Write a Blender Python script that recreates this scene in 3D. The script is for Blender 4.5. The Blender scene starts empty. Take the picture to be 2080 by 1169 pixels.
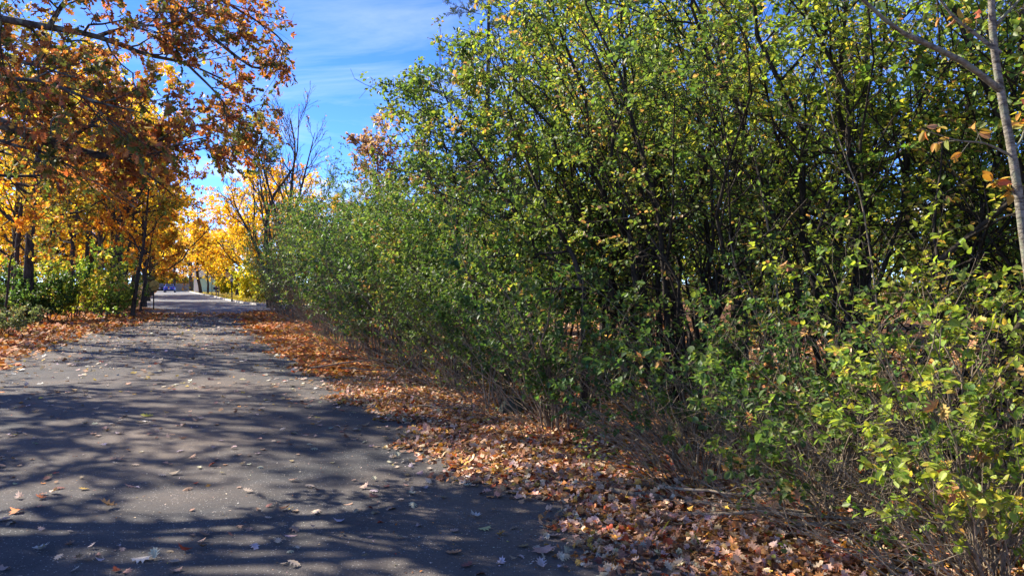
import bpy, math, random
import numpy as np
from mathutils import Matrix, Vector

R = math.radians
rng = np.random.default_rng(7)
random.seed(7)
S = bpy.context.scene
COL = S.collection

# ------------------------------------------------------------------ camera
F, CX, HY, CAMZ = 1502.0, 1040.0, 575.0, 1.6        # focal length (photo pixels), centre, horizon row, eye height
cam = bpy.data.cameras.new('camera'); cam.sensor_width = 36; cam.lens = 36 * F / 2080
cam.clip_start = 0.05; cam.clip_end = 2000
co = bpy.data.objects.new('camera', cam); COL.objects.link(co)
co.location = (0, 0, CAMZ); co.rotation_euler = (R(90 - 0.362), 0, 0)
S.camera = co

# ------------------------------------------------------------------ sky and sun
SUN_AZ, SUN_EL = -62.0, 37.0                         # degrees; azimuth from the view direction, negative is left
w = bpy.data.worlds.new('World'); S.world = w; w.use_nodes = True
nt = w.node_tree; N = nt.nodes; LK = nt.links
for n in list(N): N.remove(n)
def nd(t, **k):
    n = N.new(t)
    for a, b in k.items(): setattr(n, a, b)
    return n
def mth(op, a, b=None, clamp=False):
    n = nd('ShaderNodeMath', operation=op); n.use_clamp = clamp
    for i, v in enumerate((a, b)):
        if v is None: continue
        if isinstance(v, (int, float)): n.inputs[i].default_value = v
        else: LK.new(v, n.inputs[i])
    return n.outputs[0]
sky = nd('ShaderNodeTexSky'); sky.sky_type = 'NISHITA'; sky.sun_disc = False
sky.sun_elevation = R(SUN_EL); sky.sun_rotation = R(SUN_AZ); sky.ozone_density = 3.0; sky.air_density = 0.5; sky.dust_density = 0.0; sky.altitude = 3000
hs = nd('ShaderNodeHueSaturation'); hs.inputs['Saturation'].default_value = 1.2; hs.inputs['Hue'].default_value = 0.511; hs.inputs['Value'].default_value = 1.0
LK.new(sky.outputs[0], hs.inputs['Color'])
tc = nd('ShaderNodeTexCoord'); sp = nd('ShaderNodeSeparateXYZ'); LK.new(tc.outputs['Generated'], sp.inputs[0])
zz = mth('MAXIMUM', mth('ADD', sp.outputs[2], 0.12), 0.02)
cb = nd('ShaderNodeCombineXYZ'); LK.new(mth('DIVIDE', sp.outputs[0], zz), cb.inputs[0]); LK.new(mth('DIVIDE', sp.outputs[1], zz), cb.inputs[1])
mp = nd('ShaderNodeMapping'); mp.inputs['Rotation'].default_value = (0, 0, R(62)); mp.inputs['Scale'].default_value = (0.6, 1.35, 1)
LK.new(cb.outputs[0], mp.inputs['Vector'])
n1 = nd('ShaderNodeTexNoise'); n1.inputs['Scale'].default_value = 1.3; n1.inputs['Detail'].default_value = 9; n1.inputs['Roughness'].default_value = 0.62; n1.inputs['Distortion'].default_value = 0.9
LK.new(mp.outputs[0], n1.inputs['Vector'])
r1 = nd('ShaderNodeValToRGB'); r1.color_ramp.elements[0].position = 0.45; r1.color_ramp.elements[1].position = 0.80
LK.new(n1.outputs[0], r1.inputs[0])
# low cumulus puffs towards the horizon
mp2 = nd('ShaderNodeMapping'); mp2.inputs['Scale'].default_value = (1, 1, 2.6); mp2.inputs['Location'].default_value = (0.31, 0.22, 0.4)
LK.new(tc.outputs['Generated'], mp2.inputs['Vector'])
n2 = nd('ShaderNodeTexNoise'); n2.inputs['Scale'].default_value = 7.5; n2.inputs['Detail'].default_value = 8; n2.inputs['Roughness'].default_value = 0.55
LK.new(mp2.outputs[0], n2.inputs['Vector'])
r2 = nd('ShaderNodeValToRGB'); r2.color_ramp.elements[0].position = 0.53; r2.color_ramp.elements[1].position = 0.64
LK.new(n2.outputs[0], r2.inputs[0])
band = nd('ShaderNodeMapRange'); band.inputs[1].default_value = 0.20; band.inputs[2].default_value = 0.10; band.inputs[3].default_value = 0; band.inputs[4].default_value = 1
LK.new(sp.outputs[2], band.inputs[0])
cir = mth('MULTIPLY', r1.outputs[0], 0.27)
cum = mth('MULTIPLY', mth('MULTIPLY', r2.outputs[0], band.outputs[0]), 0.85)
cl = mth('MAXIMUM', cir, cum)
mx = nd('ShaderNodeMix', data_type='RGBA'); LK.new(cl, mx.inputs[0]); LK.new(hs.outputs[0], mx.inputs[6]); mx.inputs[7].default_value = (3.6, 3.7, 3.9, 1)
bg = nd('ShaderNodeBackground'); bg.inputs['Strength'].default_value = 0.14
LK.new(mx.outputs[2], bg.inputs['Color'])
wo = nd('ShaderNodeOutputWorld'); LK.new(bg.outputs[0], wo.inputs['Surface'])

sl = bpy.data.lights.new('sun', 'SUN'); sl.energy = 3.7; sl.angle = R(0.53); sl.color = (1.0, 0.91, 0.77)
so = bpy.data.objects.new('sun', sl); COL.objects.link(so); so.location = (-40, 20, 40)
sd = Vector((math.sin(R(SUN_AZ)) * math.cos(R(SUN_EL)), math.cos(R(SUN_AZ)) * math.cos(R(SUN_EL)), math.sin(R(SUN_EL))))
so.rotation_euler = sd.to_track_quat('Z', 'Y').to_euler()

# ------------------------------------------------------------------ exposure and renderer
vs = S.view_settings; vs.view_transform = 'Standard'; vs.look = 'None'; vs.gamma = 1; vs.use_curve_mapping = False
vs.exposure = 1.82
S.render.engine = 'CYCLES'
cy = S.cycles; cy.max_bounces = 6; cy.diffuse_bounces = 4; cy.glossy_bounces = 1; cy.transmission_bounces = 3; cy.transparent_max_bounces = 6
cy.use_denoising = True; cy.sample_clamp_indirect = 6; cy.use_adaptive_sampling = False
try: cy.denoiser = 'OPENIMAGEDENOISE'; cy.denoising_prefilter = 'ACCURATE'
except Exception: pass

# ------------------------------------------------------------------ helpers
def P(px, py, d):            # a point seen at photo pixel (px, py), d metres ahead
    return np.array([(px - CX) / F * d, d, CAMZ + (HY - py) / F * d])
def G(px, py):               # the ground point under photo pixel (px, py)
    d = CAMZ * F / (py - HY)
    return np.array([(px - CX) / F * d, d, 0.0])
def GD(px, d): return np.array([(px - CX) / F * d, d, 0.0])
RA = R(24.7)
def U(u, v, z=0.0):          # road coordinates: u along the road, v to the right of its axis
    return np.array([v * math.cos(RA) - u * math.sin(RA), v * math.sin(RA) + u * math.cos(RA), z])
def unit(a): return a / np.maximum(np.linalg.norm(a, axis=-1, keepdims=True), 1e-9)
def A(*p): return np.array(p, float)

def tag(o, label=None, cat=None, group=None, kind=None):
    if label: o['label'] = label
    if cat: o['category'] = cat
    if group: o['group'] = group
    if kind: o['kind'] = kind
    return o
def empty(name, loc, label, cat, group=None):
    o = bpy.data.objects.new(name, None); COL.objects.link(o); o.location = tuple(loc); o.empty_display_size = 0.2
    return tag(o, label, cat, group)
def link(name, me, parent=None, kind=None):
    o = bpy.data.objects.new(name, me); COL.objects.link(o); o.parent = parent
    if kind: o['kind'] = kind
    return o
def make_mesh(name, V, faces, mat, col=None, smooth=False):
    """faces: list of index arrays, each (n, k)"""
    me = bpy.data.meshes.new(name)
    V = np.ascontiguousarray(V, np.float32).reshape(-1, 3)
    me.vertices.add(len(V)); me.vertices.foreach_set('co', V.ravel())
    idx = [np.asarray(f, np.int32) for f in faces if len(f)]
    loops = np.concatenate([f.ravel() for f in idx])
    tot = np.concatenate([np.full(len(f), f.shape[1], np.int32) for f in idx])
    st = np.concatenate([[0], np.cumsum(tot)[:-1]]).astype(np.int32)
    me.loops.add(len(loops)); me.loops.foreach_set('vertex_index', loops)
    me.polygons.add(len(tot)); me.polygons.foreach_set('loop_start', st)
    try: me.polygons.foreach_set('loop_total', tot)
    except Exception: pass
    if smooth: me.polygons.foreach_set('use_smooth', np.ones(len(tot), bool))
    if col is not None:
        a = me.attributes.new('Col', 'FLOAT_COLOR', 'POINT')
        c = np.ones((len(V), 4), np.float32); c[:, :3] = col
        a.data.foreach_set('color', c.ravel())
    me.materials.append(mat); me.update(calc_edges=True)
    return me
class MB:                    # a small box / prism / tube collector
    def __init__(s): s.v = []; s.f = []
    def poly(s, pts, faces):
        b = len(s.v); s.v += [tuple(p) for p in pts]; s.f += [tuple(i + b for i in f) for f in faces]
    def box(s, c, h, rz=0.0):
        cs, sn = math.cos(rz), math.sin(rz); p = []
        for z in (-1, 1):
            for x, y in ((-1, -1), (1, -1), (1, 1), (-1, 1)):
                X, Y = x * h[0], y * h[1]
                p.append((c[0] + X * cs - Y * sn, c[1] + X * sn + Y * cs, c[2] + z * h[2]))
        s.poly(p, [(3, 2, 1, 0), (4, 5, 6, 7), (0, 1, 5, 4), (1, 2, 6, 5), (2, 3, 7, 6), (3, 0, 4, 7)])
    def cyl(s, c, r, h, n=12, axis='z', r2=None):
        r2 = r if r2 is None else r2; p = []
        for k, rr in ((-1, r), (1, r2)):
            for i in range(n):
                a = 2 * math.pi * i / n; x, y, z = rr * math.cos(a), rr * math.sin(a), k * h
                p.append((c[0] + x, c[1] + y, c[2] + z) if axis == 'z' else (c[0] + z, c[1] + x, c[2] + y) if axis == 'x' else (c[0] + x, c[1] + z, c[2] + y))
        s.poly(p, [tuple(range(n))[::-1], tuple(range(n, 2 * n))] + [(i, (i + 1) % n, n + (i + 1) % n, n + i) for i in range(n)])
    def build(s, name, mat, parent=None, bevel=0.0, smooth=False):
        me = bpy.data.meshes.new(name); me.from_pydata(s.v, [], s.f); me.materials.append(mat); me.update()
        o = link(name, me, parent)
        if smooth:
            for p in me.polygons: p.use_smooth = True
        if bevel:
            m = o.modifiers.new('bevel', 'BEVEL'); m.width = bevel; m.segments = 2; m.limit_method = 'ANGLE'
        return o

# ---- materials
def mat(name):
    m = bpy.data.materials.new(name); m.use_nodes = True
    t = m.node_tree; b = t.nodes.get('Principled BSDF')
    return m, t, b
def simple(name, col, rough=0.6, metal=0.0, noise=0.15, scale=8.0, bump=0.0, spec=0.4):
    m, t, b = mat(name)
    b.inputs['Roughness'].default_value = rough; b.inputs['Metallic'].default_value = metal; b.inputs['Specular IOR Level'].default_value = spec
    tcn = t.nodes.new('ShaderNodeTexCoord'); n = t.nodes.new('ShaderNodeTexNoise'); n.inputs['Scale'].default_value = scale; n.inputs['Detail'].default_value = 6
    t.links.new(tcn.outputs['Object'], n.inputs['Vector'])
    rp = t.nodes.new('ShaderNodeValToRGB'); c = np.array(col)
    rp.color_ramp.elements[0].color = (*(c * (1 - noise)), 1); rp.color_ramp.elements[1].color = (*np.minimum(c * (1 + noise), 1), 1)
    rp.color_ramp.elements[0].position = 0.3; rp.color_ramp.elements[1].position = 0.7
    t.links.new(n.outputs[0], rp.inputs[0]); t.links.new(rp.outputs[0], b.inputs['Base Color'])
    if bump:
        bp = t.nodes.new('ShaderNodeBump'); bp.inputs['Strength'].default_value = bump; bp.inputs['Distance'].default_value = 0.02
        t.links.new(n.outputs[0], bp.inputs['Height']); t.links.new(bp.outputs[0], b.inputs['Normal'])
    return m
def leaf_mat(name, trans=0.4, rough=0.45, spec=0.4, tr_gain=1.35):
    m, t, b = mat(name)
    at = t.nodes.new('ShaderNodeAttribute'); at.attribute_name = 'Col'
    b.inputs['Roughness'].default_value = rough; b.inputs['Specular IOR Level'].default_value = spec
    tcn = t.nodes.new('ShaderNodeTexCoord'); nz = t.nodes.new('ShaderNodeTexNoise'); nz.inputs['Scale'].default_value = 55; nz.inputs['Detail'].default_value = 3; t.links.new(tcn.outputs['Object'], nz.inputs['Vector'])
    mr = t.nodes.new('ShaderNodeMapRange'); mr.inputs[1].default_value = 0.30; mr.inputs[2].default_value = 0.62; mr.inputs[3].default_value = 0.55; mr.inputs[4].default_value = 1.12; t.links.new(nz.outputs[0], mr.inputs[0])
    sc_ = t.nodes.new('ShaderNodeVectorMath'); sc_.operation = 'SCALE'; t.links.new(at.outputs['Color'], sc_.inputs[0]); t.links.new(mr.outputs[0], sc_.inputs['Scale'])
    t.links.new(sc_.outputs[0], b.inputs['Base Color'])
    tr = t.nodes.new('ShaderNodeBsdfTranslucent')
    g = t.nodes.new('ShaderNodeMix'); g.data_type = 'RGBA'; g.blend_type = 'MULTIPLY'; g.inputs[0].default_value = 1
    t.links.new(sc_.outputs[0], g.inputs[6]); g.inputs[7].default_value = (tr_gain * 1.08, tr_gain * 1.05, tr_gain * 0.55, 1)
    t.links.new(g.outputs[2], tr.inputs['Color'])
    ms = t.nodes.new('ShaderNodeMixShader'); ms.inputs[0].default_value = trans
    t.links.new(b.outputs[0], ms.inputs[1]); t.links.new(tr.outputs[0], ms.inputs[2])
    t.links.new(ms.outputs[0], t.nodes['Material Output'].inputs['Surface'])
    return m
def bark(name, c0, c1, scale=14.0, lichen=None, zs=0.22):
    m, t, b = mat(name); b.inputs['Roughness'].default_value = 0.9; b.inputs['Specular IOR Level'].default_value = 0.15
    tcn = t.nodes.new('ShaderNodeTexCoord'); mpn = t.nodes.new('ShaderNodeMapping'); mpn.inputs['Scale'].default_value = (1, 1, zs)
    t.links.new(tcn.outputs['Object'], mpn.inputs['Vector'])
    n = t.nodes.new('ShaderNodeTexNoise'); n.inputs['Scale'].default_value = scale; n.inputs['Detail'].default_value = 8; n.inputs['Roughness'].default_value = 0.65
    t.links.new(mpn.outputs[0], n.inputs['Vector'])
    rp = t.nodes.new('ShaderNodeValToRGB'); e = rp.color_ramp.elements
    e[0].position = 0.35; e[0].color = (*c0, 1); e[1].position = 0.68; e[1].color = (*c1, 1)
    t.links.new(n.outputs[0], rp.inputs[0]); out = rp.outputs[0]
    if lichen:
        n2 = t.nodes.new('ShaderNodeTexNoise'); n2.inputs['Scale'].default_value = 11.0; n2.inputs['Detail'].default_value = 6
        t.links.new(tcn.outputs['Object'], n2.inputs['Vector'])
        r2 = t.nodes.new('ShaderNodeValToRGB'); r2.color_ramp.elements[0].position = 0.52; r2.color_ramp.elements[1].position = 0.62
        t.links.new(n2.outputs[0], r2.inputs[0])
        mxn = t.nodes.new('ShaderNodeMix'); mxn.data_type = 'RGBA'; t.links.new(r2.outputs[0], mxn.inputs[0]); t.links.new(out, mxn.inputs[6]); mxn.inputs[7].default_value = (*lichen, 1)
        out = mxn.outputs[2]
    t.links.new(out, b.inputs['Base Color'])
    bp = t.nodes.new('ShaderNodeBump'); bp.inputs['Strength'].default_value = 0.7; bp.inputs['Distance'].default_value = 0.02
    t.links.new(n.outputs[0], bp.inputs['Height']); t.links.new(bp.outputs[0], b.inputs['Normal'])
    return m

M = {}
M['leaf_green'] = leaf_mat('green_leaf', 0.45, 0.48, 0.32, 1.6)
M['leaf_oak'] = leaf_mat('oak_leaf', 0.38, 0.55, 0.25, 1.4)
M['leaf_far'] = leaf_mat('maple_leaf', 0.45, 0.6, 0.2, 1.5)
M['leaf_dry'] = leaf_mat('dry_leaf', 0.12, 0.7, 0.2, 1.2)
M['needle'] = leaf_mat('pine_needle', 0.15, 0.55, 0.3, 1.2)
M['grass'] = leaf_mat('grass_blade', 0.4, 0.5, 0.3, 1.5)
M['bark_dark'] = bark('dark_furrowed_bark', (0.018, 0.014, 0.011), (0.10, 0.082, 0.066), 14)
M['bark_oak'] = bark('oak_bark', (0.02, 0.017, 0.014), (0.12, 0.105, 0.085), 16, (0.16, 0.18, 0.14))
M['bark_grey'] = bark('smooth_grey_bark', (0.07, 0.06, 0.045), (0.36, 0.32, 0.25), 26, (0.22, 0.23, 0.16), 2.2)
M['bark_brown'] = bark('brown_bark', (0.035, 0.026, 0.018), (0.16, 0.125, 0.09), 12)
M['stem'] = bark('shrub_stem_bark', (0.07, 0.052, 0.036), (0.33, 0.26, 0.18), 30)
M['stem_pale'] = bark('pale_cane_bark', (0.14, 0.105, 0.07), (0.42, 0.33, 0.22), 30)
M['stem_dark'] = bark('dark_shrub_bark', (0.012, 0.010, 0.008), (0.075, 0.060, 0.045), 22)

# ---- branching, all vectorised
def polylen(p): return np.linalg.norm(np.diff(p, axis=1), axis=2).sum(1)
def grow(par, rad, n, t=(0.2, 1.0), L=(0.3, 0.6), ang=(30, 65), up=0.15, m=4, wig=0.05, taper=0.5, rk=0.6, lenabs=None):
    """children of polylines par (N,k,3) with radii rad (N,2) -> (N*n,m,3), radii, parent index"""
    Np, k, _ = par.shape
    T = t[0] + (t[1] - t[0]) * ((np.arange(n)[None] + rng.random((Np, n))) / n)
    s = np.clip(T * (k - 1), 0, k - 1.001); i = s.astype(int); f = (s - i)[..., None]
    ar = np.arange(Np)[:, None]
    base = par[ar, i] * (1 - f) + par[ar, i + 1] * f
    tan = unit(par[ar, i + 1] - par[ar, i])
    if lenabs is None: ln = polylen(par)[:, None] * rng.uniform(L[0], L[1], (Np, n)) * (1 - taper * T)
    else: ln = rng.uniform(lenabs[0], lenabs[1], (Np, n))
    perp = unit(np.cross(tan, rng.normal(size=(Np, n, 3))))
    a = np.radians(rng.uniform(ang[0], ang[1], (Np, n)))[..., None]
    d = unit(np.cos(a) * tan + np.sin(a) * perp)
    ss = np.linspace(0, 1, m)
    nz = np.cumsum(rng.normal(size=(Np, n, m, 3)) * wig, axis=2); nz -= nz[:, :, :1]
    pts = d[:, :, None] * ss[None, None, :, None] + nz
    pts[..., 2] += up * ss ** 2
    pts = base[:, :, None] + ln[..., None, None] * pts
    rp = rad[:, :1] * (1 - T) + rad[:, 1:] * T
    r0 = np.minimum(rk * rp, ln * 0.03); r1 = r0 * 0.35
    return pts.reshape(-1, m, 3), np.stack([r0, r1], -1).reshape(-1, 2), np.repeat(np.arange(Np), n)
def tube(p, rad, sides=4):
    Np, m, _ = p.shape
    tan = unit(np.gradient(p, axis=1))
    ref = rng.normal(size=(Np, 1, 3)); ref = np.repeat(unit(ref), m, 1)
    a = unit(np.cross(tan, ref)); b = np.cross(tan, a)
    r = rad[:, :1] + (rad[:, 1:] - rad[:, :1]) * np.linspace(0, 1, m)[None]
    th = np.arange(sides) * 2 * np.pi / sides
    V = p[:, :, None] + r[..., None, None] * (np.cos(th)[None, None, :, None] * a[:, :, None] + np.sin(th)[None, None, :, None] * b[:, :, None])
    I = np.arange(Np * m * sides).reshape(Np, m, sides); J = np.roll(I, -1, 2)
    Fc = np.stack([I[:, :-1], J[:, :-1], J[:, 1:], I[:, 1:]], -1).reshape(-1, 4)
    return V.reshape(-1, 3), Fc
def wood(name, sets, mat_, parent, base):
    """sets: list of (polys, radii, sides) joined into one part"""
    Vs, Fs, o = [], [], 0
    for p, r, s in sets:
        if len(p) == 0: continue
        V, Fc = tube(p, r, s); Vs.append(V); Fs.append(Fc + o); o += len(V)
    V = np.concatenate(Vs) - np.asarray(base)
    return link(name, make_mesh(name, V, [np.concatenate(Fs)], mat_, smooth=True), parent)
def spline(pts, m):
    """smooth resample of control points"""
    pts = np.asarray(pts, float); n = len(pts)
    q = np.vstack([2 * pts[0] - pts[1], pts, 2 * pts[-1] - pts[-2]])
    out = []
    for s in np.linspace(0, n - 1 - 1e-6, m):
        i = int(s); f = s - i; p0, p1, p2, p3 = q[i], q[i + 1], q[i + 2], q[i + 3]
        out.append(0.5 * (2 * p1 + (p2 - p0) * f + (2 * p0 - 5 * p1 + 4 * p2 - p3) * f * f + (3 * p1 - p0 - 3 * p2 + p3) * f ** 3))
    return np.array(out)

def where(p, marks):
    """the landmark a thing stands behind, by the direction it is seen in"""
    px = CX + F * p[0] / p[1]; x, nm = min(marks, key=lambda q: abs(q[0] - px)); dx = px - x
    return ('straight behind ' if abs(dx) < (35 if len(marks) == 6 else 7) else 'just right of ' if 0 < dx < 110 else 'just left of ' if -110 < dx < 0 else 'well right of ' if dx > 0 else 'well left of ') + nm
RMARK = [(700, 'the russet treetop'), (985, 'the leaning slim trunk'), (1186, 'the slim black trunk'), (1502, 'the dark trunk nearer the centre'), (1752, 'the thick dark trunk'), (1966, 'the tall dark trunk')]
LMARK = [(12, 'the orange sapling'), (58, 'the thickest left trunk'), (105, 'the thin dark trunk'), (150, 'the half hidden dark trunk'), (203, 'the straight grey trunk'), (236, 'the forked trunk'), (280, 'the slim leaning trunk'), (312, 'the road sign')]
# ---- leaves
def half_leaf(out, curl, cup, droop=0.0):
    """folded leaf of two halves with the given right-hand outline; returns verts, faces"""
    V = [(0, 0, 0), (0, 0.5, 0), (0, 1, 0)]
    n = len(out)
    for sx in (1, -1):
        V += [(sx * x, y, 0) for x, y in out]
    V = np.array(V, float)
    V[:, 2] = curl * np.abs(V[:, 0]) + cup * (V[:, 1] - 0.4) ** 2 - droop * V[:, 1] ** 2
    Rr = list(range(3, 3 + n)); Ll = list(range(3 + n, 3 + 2 * n))
    return V, [[0] + Rr + [2, 1], [0, 1, 2] + Ll[::-1]]
OAKO = [(0.05, 0.09), (0.20, 0.15), (0.10, 0.27), (0.38, 0.37), (0.14, 0.47), (0.40, 0.63), (0.17, 0.67), (0.24, 0.86), (0.07, 0.84)]
OAKLO = [(0.19, 0.14), (0.09, 0.29), (0.38, 0.42), (0.13, 0.54), (0.30, 0.78)]
MAPO = [(0.10, 0.06), (0.40, 0.10), (0.34, 0.26), (0.56, 0.46), (0.30, 0.48), (0.34, 0.70), (0.16, 0.62)]
OAK = [half_leaf(OAKO, c, k) for c, k in ((0.25, 0.5), (0.55, 0.9), (-0.3, 0.3), (0.1, 1.3))]
MAP = [half_leaf(MAPO, c, k) for c, k in ((0.3, 0.5), (-0.35, 0.4), (0.5, 1.0))]
OVAL = [(np.array([(0, 0, 0), (0.33, 0.30, 0.09), (0.25, 0.72, 0.05), (0, 1, -0.08), (-0.25, 0.72, 0.05), (-0.33, 0.30, 0.09)]), [[0, 1, 2, 3], [0, 3, 4, 5]])]
OVALN = [half_leaf([(0.17, 0.06), (0.31, 0.22), (0.35, 0.45), (0.27, 0.70), (0.12, 0.89)], c, k) for c, k in ((0.3, -0.2), (0.12, -0.45), (0.45, 0.1))]
OAKL = [half_leaf(OAKLO, c, k) for c, k in ((0.3, 0.6), (0.6, 1.0), (-0.35, 0.4))]
DIA = [(np.array([(0, 0, 0), (0.36, 0.45, 0.1), (0, 1, -0.05), (-0.36, 0.45, 0.1)]), [[0, 1, 2], [0, 2, 3]])]
STAR = [(np.array([(0, 0, 0), (0.42, 0.15, 0.12), (0.22, 0.42, 0), (0.40, 0.75, 0.1), (0, 1, 0.05), (-0.40, 0.75, 0.1), (-0.22, 0.42, 0), (-0.42, 0.15, 0.12)]),
         [[0, 1, 2, 6, 7], [2, 3, 4, 5, 6]])]
def leaves_on(p, n, t=(0.15, 1.0), size=(0.03, 0.05), out=0.8, droop=0.15, flat=1.0, spread=0.0):
    Np, k, _ = p.shape
    T = t[0] + (t[1] - t[0]) * ((np.arange(n)[None] + rng.random((Np, n))) / n)
    s = np.clip(T * (k - 1), 0, k - 1.001); i = s.astype(int); f = (s - i)[..., None]; ar = np.arange(Np)[:, None]
    pos = (p[ar, i] * (1 - f) + p[ar, i + 1] * f).reshape(-1, 3)
    tan = unit(p[ar, i + 1] - p[ar, i]).reshape(-1, 3); K = len(pos)
    if spread: pos = pos + rng.normal(size=(K, 3)) * spread
    perp = unit(np.cross(tan, rng.normal(size=(K, 3))))
    D = unit(tan * 0.45 + perp * out + A(0, 0, -droop) + rng.normal(size=(K, 3)) * 0.15)
    Nn = A(0, 0, flat) + rng.normal(size=(K, 3)) * 0.55
    Nn = unit(Nn - (Nn * D).sum(1, keepdims=True) * D)
    return dict(p=pos, D=D, N=Nn, X=np.cross(D, Nn), s=rng.uniform(size[0], size[1], K))
def sub(L, m): return {k: v[m] for k, v in L.items()}
def cat_leaves(ls): return {k: np.concatenate([l[k] for l in ls]) for k in ls[0]}
def colors(K, pal, jit=0.18, key=None):
    """pal: list of (weight, rgb); key: optional 0..1 number per leaf that slides along the palette"""
    wgt = np.array([q[0] for q in pal], float); wgt /= wgt.sum(); c = np.array([q[1] for q in pal], float)
    if key is None: i = rng.choice(len(pal), K, p=wgt)
    else: i = np.searchsorted(np.cumsum(wgt), np.clip(key + rng.normal(size=K) * 0.16, 0, 0.9999))
    return np.clip(c[np.minimum(i, len(pal) - 1)] * np.exp(rng.normal(size=(K, 1)) * jit) * np.exp(rng.normal(size=(K, 3)) * jit * 0.35), 0.004, 0.95)
def leaf_geo(L, tm, ratio=1.0):
    """vertices and faces of leaves with a list of templates"""
    Vs, Fs, ci, o = [], [], [], 0
    K = len(L['p']); which = rng.integers(0, len(tm), K)
    for q, (tv, tf) in enumerate(tm):
        ix = np.nonzero(which == q)[0]
        if not len(ix): continue
        V = L['p'][ix, None] + L['s'][ix, None, None] * (ratio * tv[None, :, :1] * L['X'][ix, None] + tv[None, :, 1:2] * L['D'][ix, None] + tv[None, :, 2:3] * L['N'][ix, None])
        for f in tf:
            Fs.append(np.asarray(f)[None] + (np.arange(len(ix)) * len(tv))[:, None] + o)
        Vs.append(V.reshape(-1, 3)); ci.append(np.repeat(ix, len(tv))); o += V.shape[0] * V.shape[1]
    return np.concatenate(Vs), Fs, np.concatenate(ci)
def foliage(name, L, C, tm, mat_, parent, base, ratio=1.0, kind='stuff'):
    V, Fs, ci = leaf_geo(L, tm, ratio)
    return link(name, make_mesh(name, V - np.asarray(base), Fs, mat_, C[ci]), parent, kind)
LEAFMESH = {}
def leaf_objects(name, L, C, tm, key, mat_, parent, base, ratio=1.0, ncol=10):
    """single leaves as objects that share a few meshes"""
    if key not in LEAFMESH:
        sel = rng.permutation(len(C))[:ncol]; LEAFMESH[key] = []
        for j, c in enumerate(C[sel]):
            tv, tf = tm[j % len(tm)]
            v = tv.copy(); v[:, 0] *= ratio
            LEAFMESH[key].append((c, make_mesh(name, v, [np.array([f]) for f in tf], mat_, np.repeat(c[None], len(v), 0))))
    cs = np.array([c for c, _ in LEAFMESH[key]]); out = []
    for i in range(len(L['p'])):
        j = int(np.argmin(((cs - C[i]) ** 2).sum(1) * (1 + 1.0 * rng.random(len(cs)))))
        o = bpy.data.objects.new(name, LEAFMESH[key][j][1]); COL.objects.link(o)
        s = L['s'][i]; m = np.eye(4); m[:3, 0] = L['X'][i] * s; m[:3, 1] = L['D'][i] * s; m[:3, 2] = L['N'][i] * s; m[:3, 3] = L['p'][i] - np.asarray(base)
        o.parent = parent; o.matrix_basis = Matrix(m.tolist()); out.append(o)
    return out
def in_view(p, mar=0):
    d = np.maximum(p[:, 1], 0.05); px = CX + F * p[:, 0] / d; py = HY - F * (p[:, 2] - CAMZ) / d
    return (p[:, 1] > 0.3) & (px > -mar) & (px < 2080 + mar) & (py > -mar) & (py < 1169 + mar)
def split_near(L, C, n, dmax):
    """mask of the n leaves that show largest"""
    d = np.linalg.norm(L['p'] - A(0, 0, CAMZ), axis=1)
    sc = np.where(in_view(L['p']) & (d < dmax), L['s'] / d, 0)
    m = np.zeros(len(d), bool); o = np.argsort(-sc)[:n]; m[o[sc[o] > 0]] = True
    return m
def copy_tree(root, loc, rz, sc, label=None, group=None):
    r = root.copy(); COL.objects.link(r); r.location = tuple(loc); r.rotation_euler = (0, 0, rz); r.scale = (sc[0], sc[0], sc[1])
    if label: r['label'] = label
    if group: r['group'] = group
    for ch in list(root.children):
        c = ch.copy(); COL.objects.link(c); c.parent = r
    return r

# ------------------------------------------------------------------ ground, roads
def sheet(name, pts, z, mat_, thick=0.0, kind='structure'):
    mb = MB(); n = len(pts)
    mb.poly([(p[0], p[1], z) for p in pts], [tuple(range(n))])
    o = mb.build(name, mat_); o['kind'] = kind
    return o
def ground_mat():
    m, t, b = mat('leaf_littered_soil'); b.inputs['Roughness'].default_value = 0.95; b.inputs['Specular IOR Level'].default_value = 0.1
    tcn = t.nodes.new('ShaderNodeTexCoord')
    v = t.nodes.new('ShaderNodeTexVoronoi'); v.inputs['Scale'].default_value = 14; t.links.new(tcn.outputs['Object'], v.inputs['Vector'])
    n = t.nodes.new('ShaderNodeTexNoise'); n.inputs['Scale'].default_value = 0.7; n.inputs['Detail'].default_value = 8; t.links.new(tcn.outputs['Object'], n.inputs['Vector'])
    sx = t.nodes.new('ShaderNodeSeparateColor'); t.links.new(v.outputs['Color'], sx.inputs[0])
    rp = t.nodes.new('ShaderNodeValToRGB'); e = rp.color_ramp.elements
    e[0].position = 0.0; e[0].color = (0.05, 0.03, 0.018, 1); e[1].position = 1.0; e[1].color = (0.40, 0.17, 0.05, 1)
    k = e.new(0.5); k.color = (0.20, 0.09, 0.04, 1)
    t.links.new(sx.outputs[0], rp.inputs[0])
    mxn = t.nodes.new('ShaderNodeMix'); mxn.data_type = 'RGBA'; t.links.new(n.outputs[0], mxn.inputs[0]); t.links.new(rp.outputs[0], mxn.inputs[6]); mxn.inputs[7].default_value = (0.13, 0.075, 0.04, 1)
    t.links.new(mxn.outputs[2], b.inputs['Base Color'])
    bp = t.nodes.new('ShaderNodeBump'); bp.inputs['Strength'].default_value = 0.8; bp.inputs['Distance'].default_value = 0.03
    t.links.new(v.outputs['Distance'], bp.inputs['Height']); t.links.new(bp.outputs[0], b.inputs['Normal'])
    return m
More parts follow.
